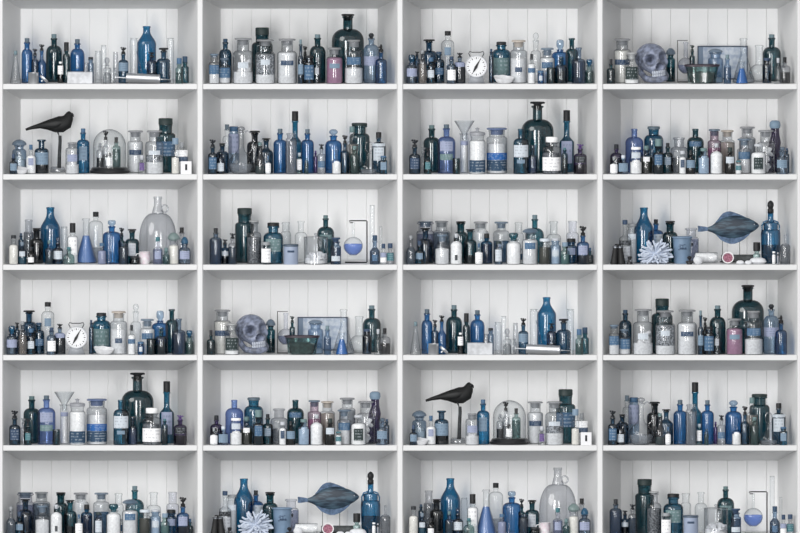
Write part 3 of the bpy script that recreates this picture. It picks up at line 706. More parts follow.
jar('F', 'flat-lidded clear jar of mixed grains over white powder', u2(322), 108, 238, 302, 92, 64, 'gy', lab=(354, 380, 'pl', .6), fill=[(384, 'lg', 'g'), (424, 'wh')])
jar('B', 'dark green wide jar with blue label, tallest at right', u2(388), 116, 166, 252, 82, 76, 'dt', lt=36, st=('cap', 'dg', 84), lab=(300, 386, 'bu'))
b('F', 'tall clear bottle with pale blue stopper at right', u2(446), 46, 282, 320, 348, 26, 'cl', ('cap', 'lb', 38), fill=(400, 'cr'))
b('M', 'clear bottle with white and navy label near right end', u2(484), 74, 308, 334, 354, 26, 'cl', ('cork', 'gr'), lab=[(352, 390, 'wh'), (392, 420, 'nb')], fill=(400, 'wh'))
def matchbox(root, d):
    h = hgt(420, d)
    MB().box(-.027, .027, -.012, .012, 0, h).build('box', plain('white_card', (234, 234, 236), .6), root, bevel=.0012)
    MB().box(-.005, .005, -.0132, -.0118, h * .32, h * .78).build('slot', solid('dk'), root)
obj_special('F', 'small_box', 'box', 'small white card box with a dark slot, right end', u2(510), 62, matchbox, hd=.012, box=True)
place_cell(1, 0, 497)

# ================================================================ cell F
b('F', 'navy bottle with black lobed stopper, leftmost on shelf', 75, 56, 290, 332, 372, 24, 'db', ('orn', 'dk'), lab=(396, 466, 'bu', .8), sh=16)
b('F', 'small dark bottle with pale label beside the leftmost bottle', 122, 48, 350, 376, 396, 22, 'nv', ('ball', 'gb', 26), lab=(430, 478, 'pl', .8))
b('M', 'stout navy bottle with black lip behind the pale-labelled one', 132, 76, 314, 322, 360, 26, 'nv', ('flat', 'bk', 36), sh=26)
b('B', 'clear bottle with dark cork beside pale blue cylinder', 160, 52, 202, 230, 270, 26, 'cl', ('cork', 'ck'), sh=20)
b('B', 'pale blue cylinder bottle rising behind the round decanter', 200, 66, 214, 240, 254, 50, 'pb', ('cap', 'bu', 54), lab=(256, 370, 'la', .9), sh=14)
def handle(root, pts, r_, g='cl'): MB().tube(pts, r_, 8).build('handle', glass(g), root)
def decanter(root, d):
    R = 75 * K; h = hgt(370, d); zl = hgt(244, d); r = 16 * K; zt = hgt(214, d)
    pr = [(0, 0), (R * .6, 0), (R * .85, h * .12), (R, h * .42), (R * .93, h * .7), (R * .6, h * .93), (r * 1.4, h * 1.08), (r, h * 1.3), (r, zl - .006), (r * 1.3, zl - .003), (r * 1.25, zl), (r * .8, zl)]
    MB().lathe(pr, 36).build('body', glass('cl'), root)
    pi_ = [(a * .92, z_ * .96 + .002) for a, z_ in pr[:4]] + [(R * .9, h * .46), (0, h * .46)]
    MB().lathe(pi_, 30).build('liquid', liquid('lg'), root)
    stopper(root, 'ball', 'gy', r, 24 * K, zl, zt)
    handle(root, [(r, 0, zl - .01), (.03, 0, zl + .004), (.052, 0, zl - .01), (.062, 0, zl - .045), (.055, 0, h * 1.15), (R * .55, 0, h * .92)], .0035, 'gy')
obj_special('F', 'decanter', 'decanter', 'round squat clear decanter with ball stopper and loop handle', 243, 150, decanter)
b('B', 'black green bottle with wide flat lip behind decanter handle', 324, 92, 240, 252, 302, 36, 'bk', ('flat', 'bk', 62), sh=28)
b('F', 'pale necked bottle with dark teal liquid in its base', 355, 58, 308, 322, 378, 24, 'gy', ('cork', 'gt'), shp='slope', sh=34, fill=(448, 'ga', 's'))
b('M', 'dark blue bottle with wide black lip, sloping shoulders', 392, 82, 284, 292, 336, 28, 'db', ('flat', 'bk', 50), sh=36, shp='slope')
b('F', 'tiny white bottle with blue stopper, front centre', 403, 34, 388, 404, 428, 12, 'cl', ('cork', 'bu'), name='vial', fill=(430, 'wh'), lab=(434, 482, 'wh'))
b('M', 'blue bottle with blue cork left of clear lavender one', 474, 78, 228, 252, 292, 30, 'cb', ('cork', 'ck'), sh=26)
b('F', 'clear wide-mouthed tall bottle with milky lilac tint', 540, 68, 252, 254, 284, 50, 'gy', None, sh=24, lip=1.15, fill=(300, 'lg', 'l'))
b('B', 'tallest teal wine bottle with black capsule', 563, 82, 124, 180, 268, 32, 'tb', ('cap', 'bk', 38), shp='slope', sh=48)
b('F', 'pale vial with white label before the teal wine bottle', 588, 38, 370, 386, 402, 20, 'pg', ('cork', 'pl'), name='vial', lab=(408, 470, 'wh', .7))
b('M', 'cobalt bottle with dark cork right of the wine bottle', u2(44), 76, 230, 254, 292, 28, 'cb', ('cork', 'ck'), sh=26)
b('F', 'upright pale green vial in front of cobalt bottle', u2(38), 26, 396, 400, 414, 14, 'pg', None, name='vial', fill=(430, 'gt', 'l'))
b('M', 'slender purple vial, very thin', u2(92), 22, 358, 372, 388, 12, 'pu', ('cork', 'pr'), name='vial')
b('F', 'small clear bottle with black stopper and blue label', u2(127), 50, 318, 344, 376, 20, 'gy', ('orn', 'dk'), lab=(418, 456, 'bu', .8))
b('M', 'broad bright cobalt jar with glass ball stopper', u2(198), 100, 230, 268, 296, 38, 'cb', ('ball', 'pb', 52), sh=34)
b('F', 'white clear vial with pointed glass stopper before cobalt jar', u2(217), 54, 330, 382, 408, 18, 'cl', ('ball', 'cl', 26), fill=(430, 'wh', 'c'))
b('F', 'cobalt bottle with black lobed stopper, slim and tall', u2(266), 54, 264, 312, 352, 20, 'db', ('orn', 'bk'), shp='slope', sh=20)
b('F', 'pale green glass bottle, narrow and tall, near centre right', u2(323), 52, 330, 344, 376, 26, 'pg', ('cork', 'gt'), fill=(390, 'gt', 'l'))
b('M', 'clear bottle with pale teal stopper and pinkish body', u2(308), 68, 214, 248, 300, 28, 'cl', ('cap', 'gt', 30), sh=28, fill=(320, 'be', 'l'))
b('B', 'wide dark green jar with rim lid, tallest at right', u2(352), 120, 194, 208, 256, 74, 'dt', ('cap', 'dg', 92), sh=24)
def ringdec(root, d):
    R = 57 * K; h = hgt(408, d); r = 13 * K; zl = hgt(372, d)
    MB().lathe([(0, 0), (R * .8, 0), (R, h * .35), (R * .93, h * .6), (r * 1.5, h * .95), (r, h * 1.08), (r, zl - .003), (r * 1.5, zl), (r * .8, zl)], 32, fy=.8).build('body', glass('cl'), root)
    MB().lathe([(0, .004), (R * .75, .004), (R * .9, h * .3), (0, h * .32)], 24, fy=.8).build('liquid', liquid('lg'), root)
    t = hgt(306, d); z_ = [(0.017 * cos(a), 0, (t + zl) / 2 + .003 + (t - zl) / 2 * sin(a)) for a in [i * 2 * pi / 16 for i in range(17)]]
    MB().tube(z_, .0035, 8).build('stopper', glass('gy'), root)
obj_special('F', 'ship_decanter', 'decanter', 'low wide clear decanter with ring stopper', u2(406), 112, ringdec, hd=57 * K * .8)
b('M', 'dark bottle with black cap and white patterned label', u2(466), 82, 248, 278, 306, 26, 'db', ('cap', 'bk', 32), lab=[(312, 330, 'pl'), (336, 414, 'pl', .75)], sh=26)
b('F', 'small square blue bottle, rightmost in the row', u2(494), 46, 388, 398, 412, 30, 'tb', ('cap', 'bu', 34), sq=5, lab=(424, 470, 'lb', .6))
place_cell(1, 1, 497)

# ================================================================ cell G
b('F', 'rounded navy bottle with black lobed stopper, left end', 87, 66, 290, 334, 376, 26, 'db', ('orn', 'dk'), lab=(400, 464, 'nb', .8), sh=20)
b('F', 'small teal bottle with slim neck, second from left end', 165, 44, 336, 382, 410, 18, 'tl', ('orn', 'dk'), lab=(424, 466, 'tg', .7))
b('M', 'clear vial with lobed stopper behind the small teal bottle', 138, 38, 336, 366, 392, 16, 'gy', ('orn', 'gr'), name='vial')
b('B', 'dark green corked bottle behind the periwinkle one', 188, 98, 206, 226, 278, 34, 'dt', ('cork', 'gt'), sh=36)
b('M', 'periwinkle blue corked bottle with printed label', 275, 106, 202, 224, 274, 34, 'lv', ('cork', 'ck'), lab=[(300, 358, 'la', .7), (374, 410, 'gt', .7)], sh=36)
b('F', 'short dark green glass cup beside periwinkle bottle', 333, 44, 402, 402, 406, 42, 'dt', None, name='tumbler', lip=1.02)
def funnelcyl(root, d):
    R = 25 * K; h = hgt(256, d)
    MB().lathe([(0, 0), (R, 0), (R, .004), (R * .95, .01), (R * .95, h - .004), (R * 1.2, h - .003), (R * 1.2, h), (R * .9, h), (R * .88, h - .004)], 24).build('body', glass('cl'), root)
    MB().lathe([(0, .004), (R * .85, .004), (R * .85, h * .78), (0, h * .8)], 20).build('powder', powder('wh'), root)
    z_ = (hgt(300, d), hgt(324, d)); m = MB(); m.lathe([(R * 1.0, z_[1]), (R * 1.0, z_[0])], 10, a0=-pi / 2 - 1.1, a1=-pi / 2 + 1.1); m.build('label', solid('la'), root)
obj_special('M', 'measuring_cylinder', 'cylinder', 'tall clear cylinder of white powder below a funnel', 381, 54, funnelcyl, d=.15, group=GROUP['measuring_cylinder'])
def funnel(root, d):
    h0 = 0; h1 = (256 - 182) * K / CA; R = 60 * K
    MB().lathe([(.012, -.03), (.010, -.03), (.013, h0 + .002), (R, h1), (R * .98, h1 + .001), (.014, .004), (.012, -.03)], 32).build('cone', glass('cl'), root)
obj_special('M', 'glass_funnel', 'funnel', 'clear glass funnel resting in the tall cylinder', 381, 120, funnel, d=.15, z=(497 - .15 * SA / K - 256) * K / CA)
jar('F', 'clear knob-lidded jar, white above blue contents', 458, 96, 220, 296, 92, 76, 'cl', lt=46, st=('knob', 'lc', 92), fill=(300, 'wh'), lab=[(412, 484, 'db', .97)])
jar('M', 'wide lavender lidded jar with a blue band, middle', 573, 122, 222, 274, 118, 92, 'gy', lt=14, st=('flat', 'lv', 120), lab=[(368, 410, 'cbl', .97), (412, 474, 'db', .97)], fill=(315, 'wh'))
b('F', 'blue bottle with broad white label, no stopper', u2(124), 90, 226, 228, 284, 34, 'tb', None, lip=1.1, lab=[(322, 394, 'pl', .93), (408, 430, 'lb', .5)], sh=30)
b('F', 'small lilac clear bottle with glass stopper before carboy', u2(193), 52, 324, 352, 380, 22, 'gb', ('block', 'gb', 28), fill=(400, 'la', 'l'))
b('B', 'giant dark teal carboy with disc stopper', u2(222), 190, 68, 92, 172, 56, 'dt', ('flat', 'bk', 88), name='carboy', sh=66, lip=1.3)
b('F', 'clear jar with white lid and white label, stout', u2(306), 112, 276, 306, 330, 66, 'gy', ('cap', 'wh', 70), lab=(394, 474, 'wh', .95), fill=(372, 'gr', 'g'), name='jar', sh=30)
b('F', 'thin teal vial before the labelled wine bottle', u2(383), 36, 340, 352, 372, 18, 'tl', ('cork', 'tg'), name='vial', fill=(400, 'tg', 'l'))
b('B', 'tall teal wine bottle with lilac label', u2(395), 88, 118, 180, 268, 34, 'tb', ('cap', 'bk', 40), shp='slope', sh=44, lab=(298, 430, 'la', .7))
b('F', 'little purple bottle with dark label at right end', u2(475), 78, 318, 346, 374, 26, 'pu', ('orn', 'pr'), lab=(388, 426, 'dk', .8), fill=(440, 'bk', 's'), sh=22)
place_cell(1, 2, 497)

# ================================================================ cell H
b('F', 'tiny white bottle at the front left', 82, 46, 392, 408, 434, 16, 'cl', ('cork', 'gr'), name='vial', fill=(436, 'wh'), lab=(438, 486, 'wh', .9))
b('F', 'squat pale blue bottle with light label, front left', 138, 62, 384, 402, 424, 26, 'pb', ('cork', 'pl'), lab=(430, 480, 'lb', .85))
b('M', 'round purple navy bottle behind the tiny white one', 97, 74, 320, 346, 370, 22, 'pu', ('cap', 'dk', 26), fill=(400, 'nb', 'l'))
b('B', 'violet blue bottle with open neck and round shoulders', 203, 106, 226, 228, 276, 34, 'lv', None, lip=1.1, sh=36)
b('F', 'white jar of shells with pale lid and label', 213, 72, 336, 350, 366, 52, 'cl', ('cap', 'wh', 58), fill=(425, 'wh', 'c'), lab=(366, 400, 'pl', .7), name='jar')
b('F', 'smoky bottle of black powder with little white label', 275, 76, 328, 348, 380, 34, 'gy', ('cork', 'gt'), fill=(402, 'ol', 's'), lab=(392, 420, 'wh', .5))
jar('B', 'big teal blue jar with grey lid', 318, 114, 214, 264, 76, 60, 'tb', st=('cap', 'ck', 74), lt=16, sh=34)
b('F', 'teal bottle with large pale stopper before big teal jar', 346, 64, 288, 330, 366, 34, 'tl', ('cap', 'gt', 40), lab=(380, 440, 'bu', .7), fill=(450, 'tg', 'l'))
b('F', 'dark teal bottle with narrow neck and grey badge', 401, 62, 312, 334, 368, 22, 'dt', ('cork', 'dk'), lab=(394, 440, 'co', .6))
b('M', 'large grey clear jar with flared open top', 468, 102, 278, 280, 334, 56, 'gy', None, lip=1.25, name='apothecary_jar', lab=(360, 390, 'gr', .6), fill=(400, 'gr', 'l'))
b('F', 'small white bottle with framed dark label', 489, 42, 358, 378, 396, 26, 'cl', ('cap', 'lg', 30), fill=(392, 'wh'), lab=(410, 456, 'nb', .55))
b('F', 'rounded dark bottle with pale label, centre of shelf', 537, 54, 354, 374, 402, 20, 'bk', ('cork', 'dk'), lab=(412, 458, 'lb', .9), sh=26)
b('B', 'dark teal bottle with open neck behind centre vials', 565, 100, 226, 228, 276, 34, 'dt', None, lip=1.1, lab=(300, 330, 'bu', .7), sh=34)
b('F', 'clear bottle full of white crystals left of milk bottle', u2(22), 66, 342, 360, 384, 34, 'pb', ('cap', 'gt', 38), fill=(400, 'wh', 'c'))
jar('M', 'pinkish jar with lilac glass lid', u2(85), 80, 230, 296, 68, 50, 'pk', st=('flat', 'gb', 68), fill=(345, 'pk'))
b('F', 'plain white milk bottle', u2(98), 76, 314, 330, 364, 26, 'cl', ('cork', 'lg'), name='milk_bottle', fill=(358, 'wh'))
jar('B', 'beige grey lidded jar behind the milk bottle', u2(162), 90, 236, 294, 74, 58, 'gy', st=('flat', 'be', 74), fill=(310, 'be'))
b('F', 'black and clear bottle with pale label, right of milk bottle', u2(178), 58, 338, 362, 388, 26, 'bk', ('cork', 'dg'), lab=(392, 430, 'pl', .8), fill=(430, 'bk', 's'))
b('F', 'very small pale bottle with sea green label', u2(228), 36, 416, 424, 434, 26, 'cl', ('cap', 'tg', 30), name='vial', lab=(444, 472, 'tg'), fill=(440, 'wh'))
jar('M', 'blue lidded jar of white powder with blue label', u2(262), 84, 286, 344, 80, 54, 'pb', lab=(362, 406, 'bu', .8), fill=(400, 'wh'), lt=12)
jar('B', 'grey lidded jar standing tallest behind blue lidded jar', u2(280), 98, 216, 276, 90, 64, 'gy', lt=12, fill=(290, 'lg'))
b('F', 'clear jar of white powder and dark leaves', u2(346), 90, 318, 332, 364, 46, 'cl', ('cap', 'lg', 50), name='jar', fill=(372, 'wh'), lab=(396, 466, 'dg', .6))
jar('M', 'large lidded jar of white sticks near right end', u2(390), 110, 236, 306, 92, 66, 'gy', fill=(335, 'wh', 'k'))
b('F', 'small pale blue bottle with stopper, right end', u2(486), 72, 334, 358, 390, 30, 'pb', ('block', 'gb', 34), lab=(410, 458, 'lb', .8))
def purple(root, d):
    m = MB(); h = hgt(222, d)
    pts = [(-.004, .01, 0), (-.006, .01, h * .2), (-.008, .01, h * .45), (0, .01, h * .68), (.002, .01, h * .84), (0, .01, h)]
    m.tube(pts, [.030, .032, .031, .030, .020, .021], 20).build('body', glass('pu'), root)
    MB().tube(pts, [x * .8 for x in (.030, .032, .031, .030, .020, .021)], 16).build('contents', liquid('pr'), root)
    MB().lathe([(0, h - .004), (.024, h - .002), (.028, h + .012), (.026, h + .028), (.016, h + .036), (0, h + .037)], 20, mat=Matrix.Translation((0, .01, 0))).build('cap', solid('lb'), root)
obj_special('B', 'purple_bottle', 'bottle', 'wavy purple bottle with a pale blue cap', u2(444), 72, purple, hd=.034)
b('M', 'thin navy bottle squeezed against the right side', u2(514), 30, 342, 356, 376, 16, 'nv', ('cork', 'db'), name='vial')
place_cell(1, 3, 497)
# ================================================================ cell I
b('F', 'cream bottle with dark cap, leftmost in row', 80, 56, 326, 346, 382, 26, 'cl', ('cap', 'dk', 30), fill=(385, 'cr'))
b('F', 'small grey glass bottle with teal liquid', 131, 56, 366, 384, 410, 24, 'gb', ('cork', 'co'), fill=(455, 'tg', 's'), lab=(420, 450, 'pl', .6))
b('M', 'dark blue vial behind the teal liquid bottle', 124, 32, 314, 328, 350, 16, 'db', ('cork', 'db'), name='vial')
b('F', 'tiny black bottle with white label, front row', 183, 38, 396, 414, 432, 18, 'bk', ('cork', 'dk'), name='vial', lab=(456, 486, 'wh', .9))
b('M', 'small clear flask with ring stopper', 164, 42, 338, 380, 410, 16, 'cl', ('ball', 'cl', 34), name='flask')
b('B', 'clear tall narrow-necked bottle behind the dark ones', 170, 62, 232, 234, 305, 40, 'gy', None, lip=1.15, fill=(310, 'gr', 'l'))
b('M', 'near-black bottle with lip beside the big blue one', 217, 80, 284, 292, 345, 36, 'bk', ('flat', 'bk', 48), sh=30)
b('B', 'big plain blue bottle with long slim shoulders', 298, 118, 158, 160, 198, 44, 'bl', None, shp='slope', sh=95, lip=1.1)
b('F', 'small grey teal bottle before the big blue one', 291, 50, 356, 372, 402, 18, 'gb', ('cork', 'gt'), fill=(420, 'gt', 'l'))
b('F', 'rounded bottle with pale label and clear stopper', 343, 62, 338, 370, 400, 22, 'nv', ('ball', 'gb', 26), lab=(418, 466, 'pl', .8), sh=20)
b('M', 'clear straight tube right of the big blue bottle', 380, 38, 274, 276, 286, 32, 'cl', None, name='test_tube')
b('F', 'low round clear bottle before the white one', 408, 66, 396, 410, 436, 24, 'pg', ('cork', 'tg'), sh=28)
b('M', 'white bottle with tall black cap', 430, 64, 254, 310, 330, 30, 'cl', ('cap', 'bk', 34), fill=(335, 'wh'), lab=(340, 440, 'wh', .8))
b('M', 'conical flask of periwinkle liquid', 510, 130, 226, 228, 322, 36, 'cl', None, name='flask', shp='cone', lip=1.3, fill=(328, 'pw', 's'))
b('B', 'clear round-shouldered bottle with black cap', 567, 86, 188, 216, 240, 28, 'cl', ('cap', 'bk', 34), sh=30, fill=(400, 'lg', 'l'))
b('F', 'little lavender jar with blue cap at centre', u2(12), 50, 372, 390, 414, 24, 'lc', ('cap', 'bu', 30), fill=(420, 'la'), name='vial')
b('M', 'blue bottle with large glass stopper', u2(70), 110, 236, 272, 304, 34, 'cb', ('block', 'pb', 46), sh=28)
b('F', 'clear cylinder before the glass-stoppered blue bottle', u2(52), 30, 304, 306, 312, 26, 'cl', None, name='measuring_cylinder')
b('M', 'dark vial with lobed stopper right of blue bottle', u2(128), 40, 280, 326, 356, 18, 'dt', ('orn', 'dk'), name='vial')
b('F', 'straight grey blue clear bottle with wide mouth', u2(139), 56, 372, 374, 392, 40, 'gb', None, lip=1.1, fill=(400, 'co', 'l'))
b('M', 'dark green bottle with black lip and pale label', u2(190), 84, 290, 300, 346, 30, 'dt', ('flat', 'bk', 50), lab=(372, 446, 'lg', .5), sh=26)
b('F', 'tiny dark teal jar with black lid, front', u2(206), 58, 450, 462, 466, 48, 'dt', ('cap', 'dk', 54), name='jar')
def mug(root, d):
    R = 34 * K; h = hgt(424, d)
    MB().lathe([(0, 0), (R * .8, 0), (R, h * .3), (R * 1.05, h * .6), (R * .95, h * .92), (R * 1.05, h), (R * .98, h), (R * .85, h * .9), (R * .9, h * .3), (0, .004)], 28).build('body', plain('white_china', (234, 232, 234), .3, noise=.05, nscale=60, rgb2=(222, 206, 214)), root)
    MB().tube([(-R * .9, 0, h * .85), (-R * 1.4, 0, h * .82), (-R * 1.55, 0, h * .55), (-R * 1.3, 0, h * .3), (-R * .95, 0, h * .25)], .0028, 8).build('handle', plain('white_china_plain', (234, 232, 234), .3), root)
obj_special('F', 'china_mug', 'mug', 'small white china mug with faint pink print', u2(264), 74, mug)
def jug(root, d):
    R = 110 * K; r = 22 * K; hl = hgt(98, d); hs = hgt(196, d)
    zb = hgt(345, d)
    pr = [(0, 0), (R * .92, 0), (R * .98, .006), (R, .02), (R, zb)] + [(r * 1.55 + (R - r * 1.55) * cos(t), zb + (hs - zb) * sin(t)) for t in [i * pi / 2 / 9 for i in range(1, 10)]] + [(r * 1.55, hs + .003), (r * 1.4, hs + .014), (r * 1.2, hs + .028), (r, hgt(150, d)), (r, hl - .012), (r * 1.15, hl - .01), (r * 1.15, hl), (r * .9, hl)]
    MB().lathe(pr, 44).build('body', glass('gy'), root)
    a = hgt(168, d); z_ = [(r + .016 + .017 * cos(t), 0, a + .018 * sin(t)) for t in [pi * .85 - i * (pi * 1.75) / 12 for i in range(13)]]
    MB().tube(z_, .004, 10).build('handle', glass('gy'), root)
obj_special('B', 'jug', 'jug', 'huge clear glass jug with a ring handle at its neck', u2(342), 220, jug)
b('F', 'small clear lilac bottle with teal cap before the jug', u2(342), 58, 336, 362, 400, 24, 'lc', ('cap', 'tg', 26), lab=(420, 466, 'la', .6), fill=(410, 'la', 'l'))
b('F', 'tiny pale green bottle before the jug', u2(392), 40, 400, 420, 440, 22, 'pg', ('cork', 'gt'), name='vial', fill=(440, 'tg', 'l'))
b('F', 'cream white jar with wide teal glass lid', u2(436), 60, 308, 352, 386, 46, 'cl', ('dome', 'pg', 70), fill=(380, 'cr'), name='jar')
b('M', 'grey clear bottle with dark cork behind blue-stoppered one', u2(484), 62, 280, 308, 346, 26, 'gy', ('cork', 'bk'), sh=24)
b('F', 'clear bottle with pale blue stopper and lilac label', u2(501), 70, 334, 376, 398, 34, 'gb', ('dome', 'bl', 44), lab=(418, 466, 'la', .8), sh=22)
place_cell(2, 0, 500)

# ================================================================ cell J
b('F', 'blue grey bottle with dark cork, leftmost', 93, 74, 284, 312, 338, 26, 'gb', ('cork', 'dk'), fill=(350, 'bu', 'l'), sh=22)
b('F', 'little black bottle with pale label, front left', 148, 52, 350, 374, 398, 20, 'nv', ('orn', 'dk'), lab=(420, 446, 'pl', .7), fill=(450, 'bk', 's'))
b('F', 'small smoky bottle left of the dark green jar', 193, 52, 314, 342, 372, 22, 'gy', ('orn', 'dk'), fill=(395, 'db', 'l'))
jar('B', 'dark green jar with ribbed lid, tallest', 264, 112, 166, 250, 86, 76, 'dt', lt=34, st=('cap', 'dg', 86))
b('M', 'clear bottle with flat lid and pale grey contents', 320, 86, 238, 248, 306, 44, 'gy', ('flat', 'cl', 58), fill=(340, 'gr', 'g'), sh=26)
b('F', 'short clear bottle with white label and dark square', 391, 60, 366, 384, 406, 40, 'gy', ('cap', 'gr', 44), lab=[(404, 486, 'wh', .9)], fill=(420, 'gr', 'l'))
b('M', 'wide teal jar with black lid and green label', 434, 118, 252, 272, 310, 58, 'tb', ('cap', 'bk', 70), lab=(345, 420, 'gt', .75), sh=32)
b('B', 'faint clear bottle behind the pale blue tin', 508, 62, 248, 250, 305, 40, 'cl', None, lip=1.2, sh=20)
def lavtin(root, d):
    R = 43 * K; h = hgt(392, d)
    MB().lathe([(0, 0), (R * .97, 0), (R, .003), (R, h)], 30).build('body', plain('lavender_tin', (154, 166, 188), .4), root)
    MB().lathe([(R, h), (R * 1.05, h + .001), (R * 1.05, h + .009), (R, h + .011), (0, h + .011)], 30).build('lid', plain('slate_lid', (70, 84, 100), .4), root)
    zz = hgt(420, d)
    m = MB()
    for k in range(7):
        t = -pi / 2 + (k - 3) * .14
        m.box(-.0022, .0022, -.0006, .0006, zz - .005, zz + .005, Matrix.Translation((R * 1.003 * cos(t), R * 1.003 * sin(t), 0)) @ Matrix.Rotation(t + pi / 2, 4, 'Z'))
    m.build('print', solid('nb'), root)
obj_special('F', 'lidded_tin', 'tin', 'pale lavender tin pot with dark blue lid and print', 538, 86, lavtin)
b('B', 'faint clear flask with narrow neck, middle of shelf', 598, 74, 240, 242, 308, 32, 'cl', None, lip=1.3, sh=30)
def crystals(root, d):
    R = 70 * K; h = hgt(342, d)
    MB().lathe([(0, 0), (R, 0), (R, .003), (R * .985, .006), (R, h - .002), (R * 1.02, h), (R * .96, h)], 40).build('body', glass('jc'), root)
    MB().lathe([(R * .9, h), (R * 1.02, h + .001), (R * 1.02, h + .005), (R * .9, h + .006), (.008, h + .008), (.005, h + .012), (.009, h + .018), (.006, h + .024), (0, h + .025)], 36).build('lid', glass('gy'), root)
    MB().lathe([(0, .004), (R * .93, .004), (R * .93, .02), (0, .022)], 30).build('crystal_bed', powder('wh'), root)
    rnd = random.Random(9); m = MB()
    for k in range(80):
        t = rnd.random() * 6.28; rr = R * .82 * sqrt(rnd.random()); s = rnd.uniform(.005, .009)
        M = Matrix.Translation((rr * cos(t), rr * sin(t), .02 + rnd.random() * .04 * (1 - rr / R * .5))) @ Matrix.Rotation(rnd.random() * 3, 4, Vector((rnd.random(), rnd.random(), 1)))
        m.box(-s, s, -s, s, -s, s, M)
    o = m.build('crystals', plain('white_crystal', (230, 231, 234), .4), root, smooth=False); o['kind'] = 'stuff'
obj_special('F', 'lidded_glass_canister', 'canister', 'wide clear glass canister of white crystals with knob lid', u2(94), 146, crystals)
b('B', 'dark teal corked bottle behind the crystal canister', u2(152), 100, 208, 226, 276, 30, 'dt', ('cork', 'gt'), lab=(320, 345, 'gt', .7), sh=40)
b('F', 'blue grey bottle with white label right of canister', u2(212), 62, 340, 364, 386, 40, 'gb', ('flat', 'nb', 52), lab=(448, 478, 'pl', .8), fill=(400, 'bu', 'l'))
def bstand(root, d):
    zt = hgt(240, d); blk = solid('bk')
    m = MB(); x = .058
    m.tube([(-.052, 0, .004), (0, 0, .003), (x - .003, 0, .003), (x, 0, .006), (x, 0, zt - .004), (x - .004, 0, zt), (-.02, 0, zt), (-.032, 0, zt - .002)], [.004, .004, .003, .003, .003, .003, .003, .003], 8).build('frame', blk, root)
    MB().tube([(-.02 + .008 * cos(a), .008 * sin(a), zt - .01) for a in [i * 2 * pi / 12 for i in range(13)]], .002, 6).build('ring', blk, root)
obj_special('F', 'wire_stand', 'stand', 'bent black wire stand around the blue liquid flask', u2(328), 140, bstand, hd=.01, d=.14, box=True)
b('F', 'round flask half full of glowing blue liquid', u2(315), 114, 248, 250, 336, 16, 'cl', None, name='flask', shp='ball', d=.08, z=.043, fill=(378, 'pe', 'l'), lip=1.1)
b('B', 'very tall clear glass tube behind small bottles', u2(427), 28, 146, 148, 154, 24, 'cl', None, name='test_tube', lip=1.25)
b('B', 'thin clear glass tube nearest the right side', u2(478), 18, 270, 272, 280, 14, 'cl', None, name='test_tube')
b('F', 'blue grey bottle with dark stopper right of stand', u2(443), 60, 326, 358, 392, 24, 'gb', ('cap', 'db', 28), lab=(440, 476, 'bu', .5), fill=(400, 'co', 'l'), shp='slope', sh=34)
b('F', 'small bottle with blue and white label, right', u2(494), 38, 376, 404, 426, 18, 'cl', ('cap', 'nb', 22), lab=[(428, 455, 'la'), (458, 486, 'wh')])
b('F', 'small bottle with green label, last on right', u2(534), 44, 374, 402, 426, 22, 'gy', ('cap', 'nb', 28), lab=(430, 476, 'tg'))
place_cell(2, 1, 500)

# ================================================================ cell K
b('F', 'clear grey tapered bottle, leftmost', 65, 56, 328, 344, 384, 22, 'gy', ('cork', 'gr'), shp='slope', sh=40, fill=(400, 'co', 'l'))
b('F', 'small teal blue bottle with blue cork', 115, 56, 358, 384, 414, 22, 'tb', ('cork', 'nb'), lab=(430, 466, 'lb', .7))
b('B', 'tall pale lilac jar against the left side', 150, 106, 244, 250, 300, 80, 'lc', ('flat', 'gb', 90), name='apothecary_jar', fill=(320, 'la', 'l'))
b('M', 'navy bottle with flat black lip, left', 150, 92, 284, 292, 346, 32, 'db', ('flat', 'bk', 58), sh=40)
jar('F', 'pale-lidded clear jar of white powder, front left', 250, 86, 322, 376, 62, 50, 'pb', fill=(408, 'wh'), lt=14)
jar('B', 'large grey jar with brownish lid', 246, 106, 242, 298, 78, 66, 'gy', st=('flat', 'gr', 78), lt=10, fill=(310, 'co', 'l'))
b('F', 'white bottle with small dark mark', 333, 72, 316, 334, 364, 24, 'cl', ('cork', 'lg'), fill=(360, 'wh'), lab=(440, 472, 'dk', .2))
b('B', 'black green bottle with flat lip behind white one', 360, 84, 244, 252, 306, 42, 'dt', ('flat', 'bk', 58), sh=30)
b('M', 'green teal bottle with dark brown lip and neck', 415, 78, 290, 298, 352, 32, 'tl', ('flat', 'dk', 54), sh=28, fill=(445, 'dk', 's'))
b('F', 'tiny white bottle with blue stopper, mid shelf', 467, 46, 374, 392, 424, 14, 'cl', ('cork', 'bu'), name='vial', fill=(426, 'wh'), lab=(428, 486, 'wh', .9))
jar('B', 'lidded jar of white granules behind tiny white bottle', 478, 92, 246, 298, 84, 64, 'gy', fill=(306, 'wh', 'c'))
b('M', 'blue bottle with short black neck', 513, 68, 316, 342, 360, 26, 'bl', ('cap', 'bk', 30), fill=(380, 'bu', 'l'), sh=18)
b('F', 'clear bottle with dark framed white label, centre', 583, 46, 362, 376, 394, 28, 'gb', ('cap', 'dg', 34), lab=(410, 480, 'pl', .8))
jar('B', 'pale blue jar with wide glass lid, centre', 600, 96, 246, 298, 82, 56, 'pb', fill=(360, 'bu', 'l'))
b('F', 'white jar with square teal stopper', u2(80), 86, 310, 350, 368, 46, 'cl', ('block', 'tl', 54), fill=(370, 'wh'), name='jar')
b('M', 'faint clear bottle with wide mouth behind white jar', u2(110), 60, 248, 250, 312, 40, 'cl', None, lip=1.15, sh=18)
b('F', 'tiny vial with blue label between two white jars', u2(122), 50, 402, 412, 424, 34, 'cl', ('cap', 'pl', 38), name='vial', lab=(434, 472, 'bu'))
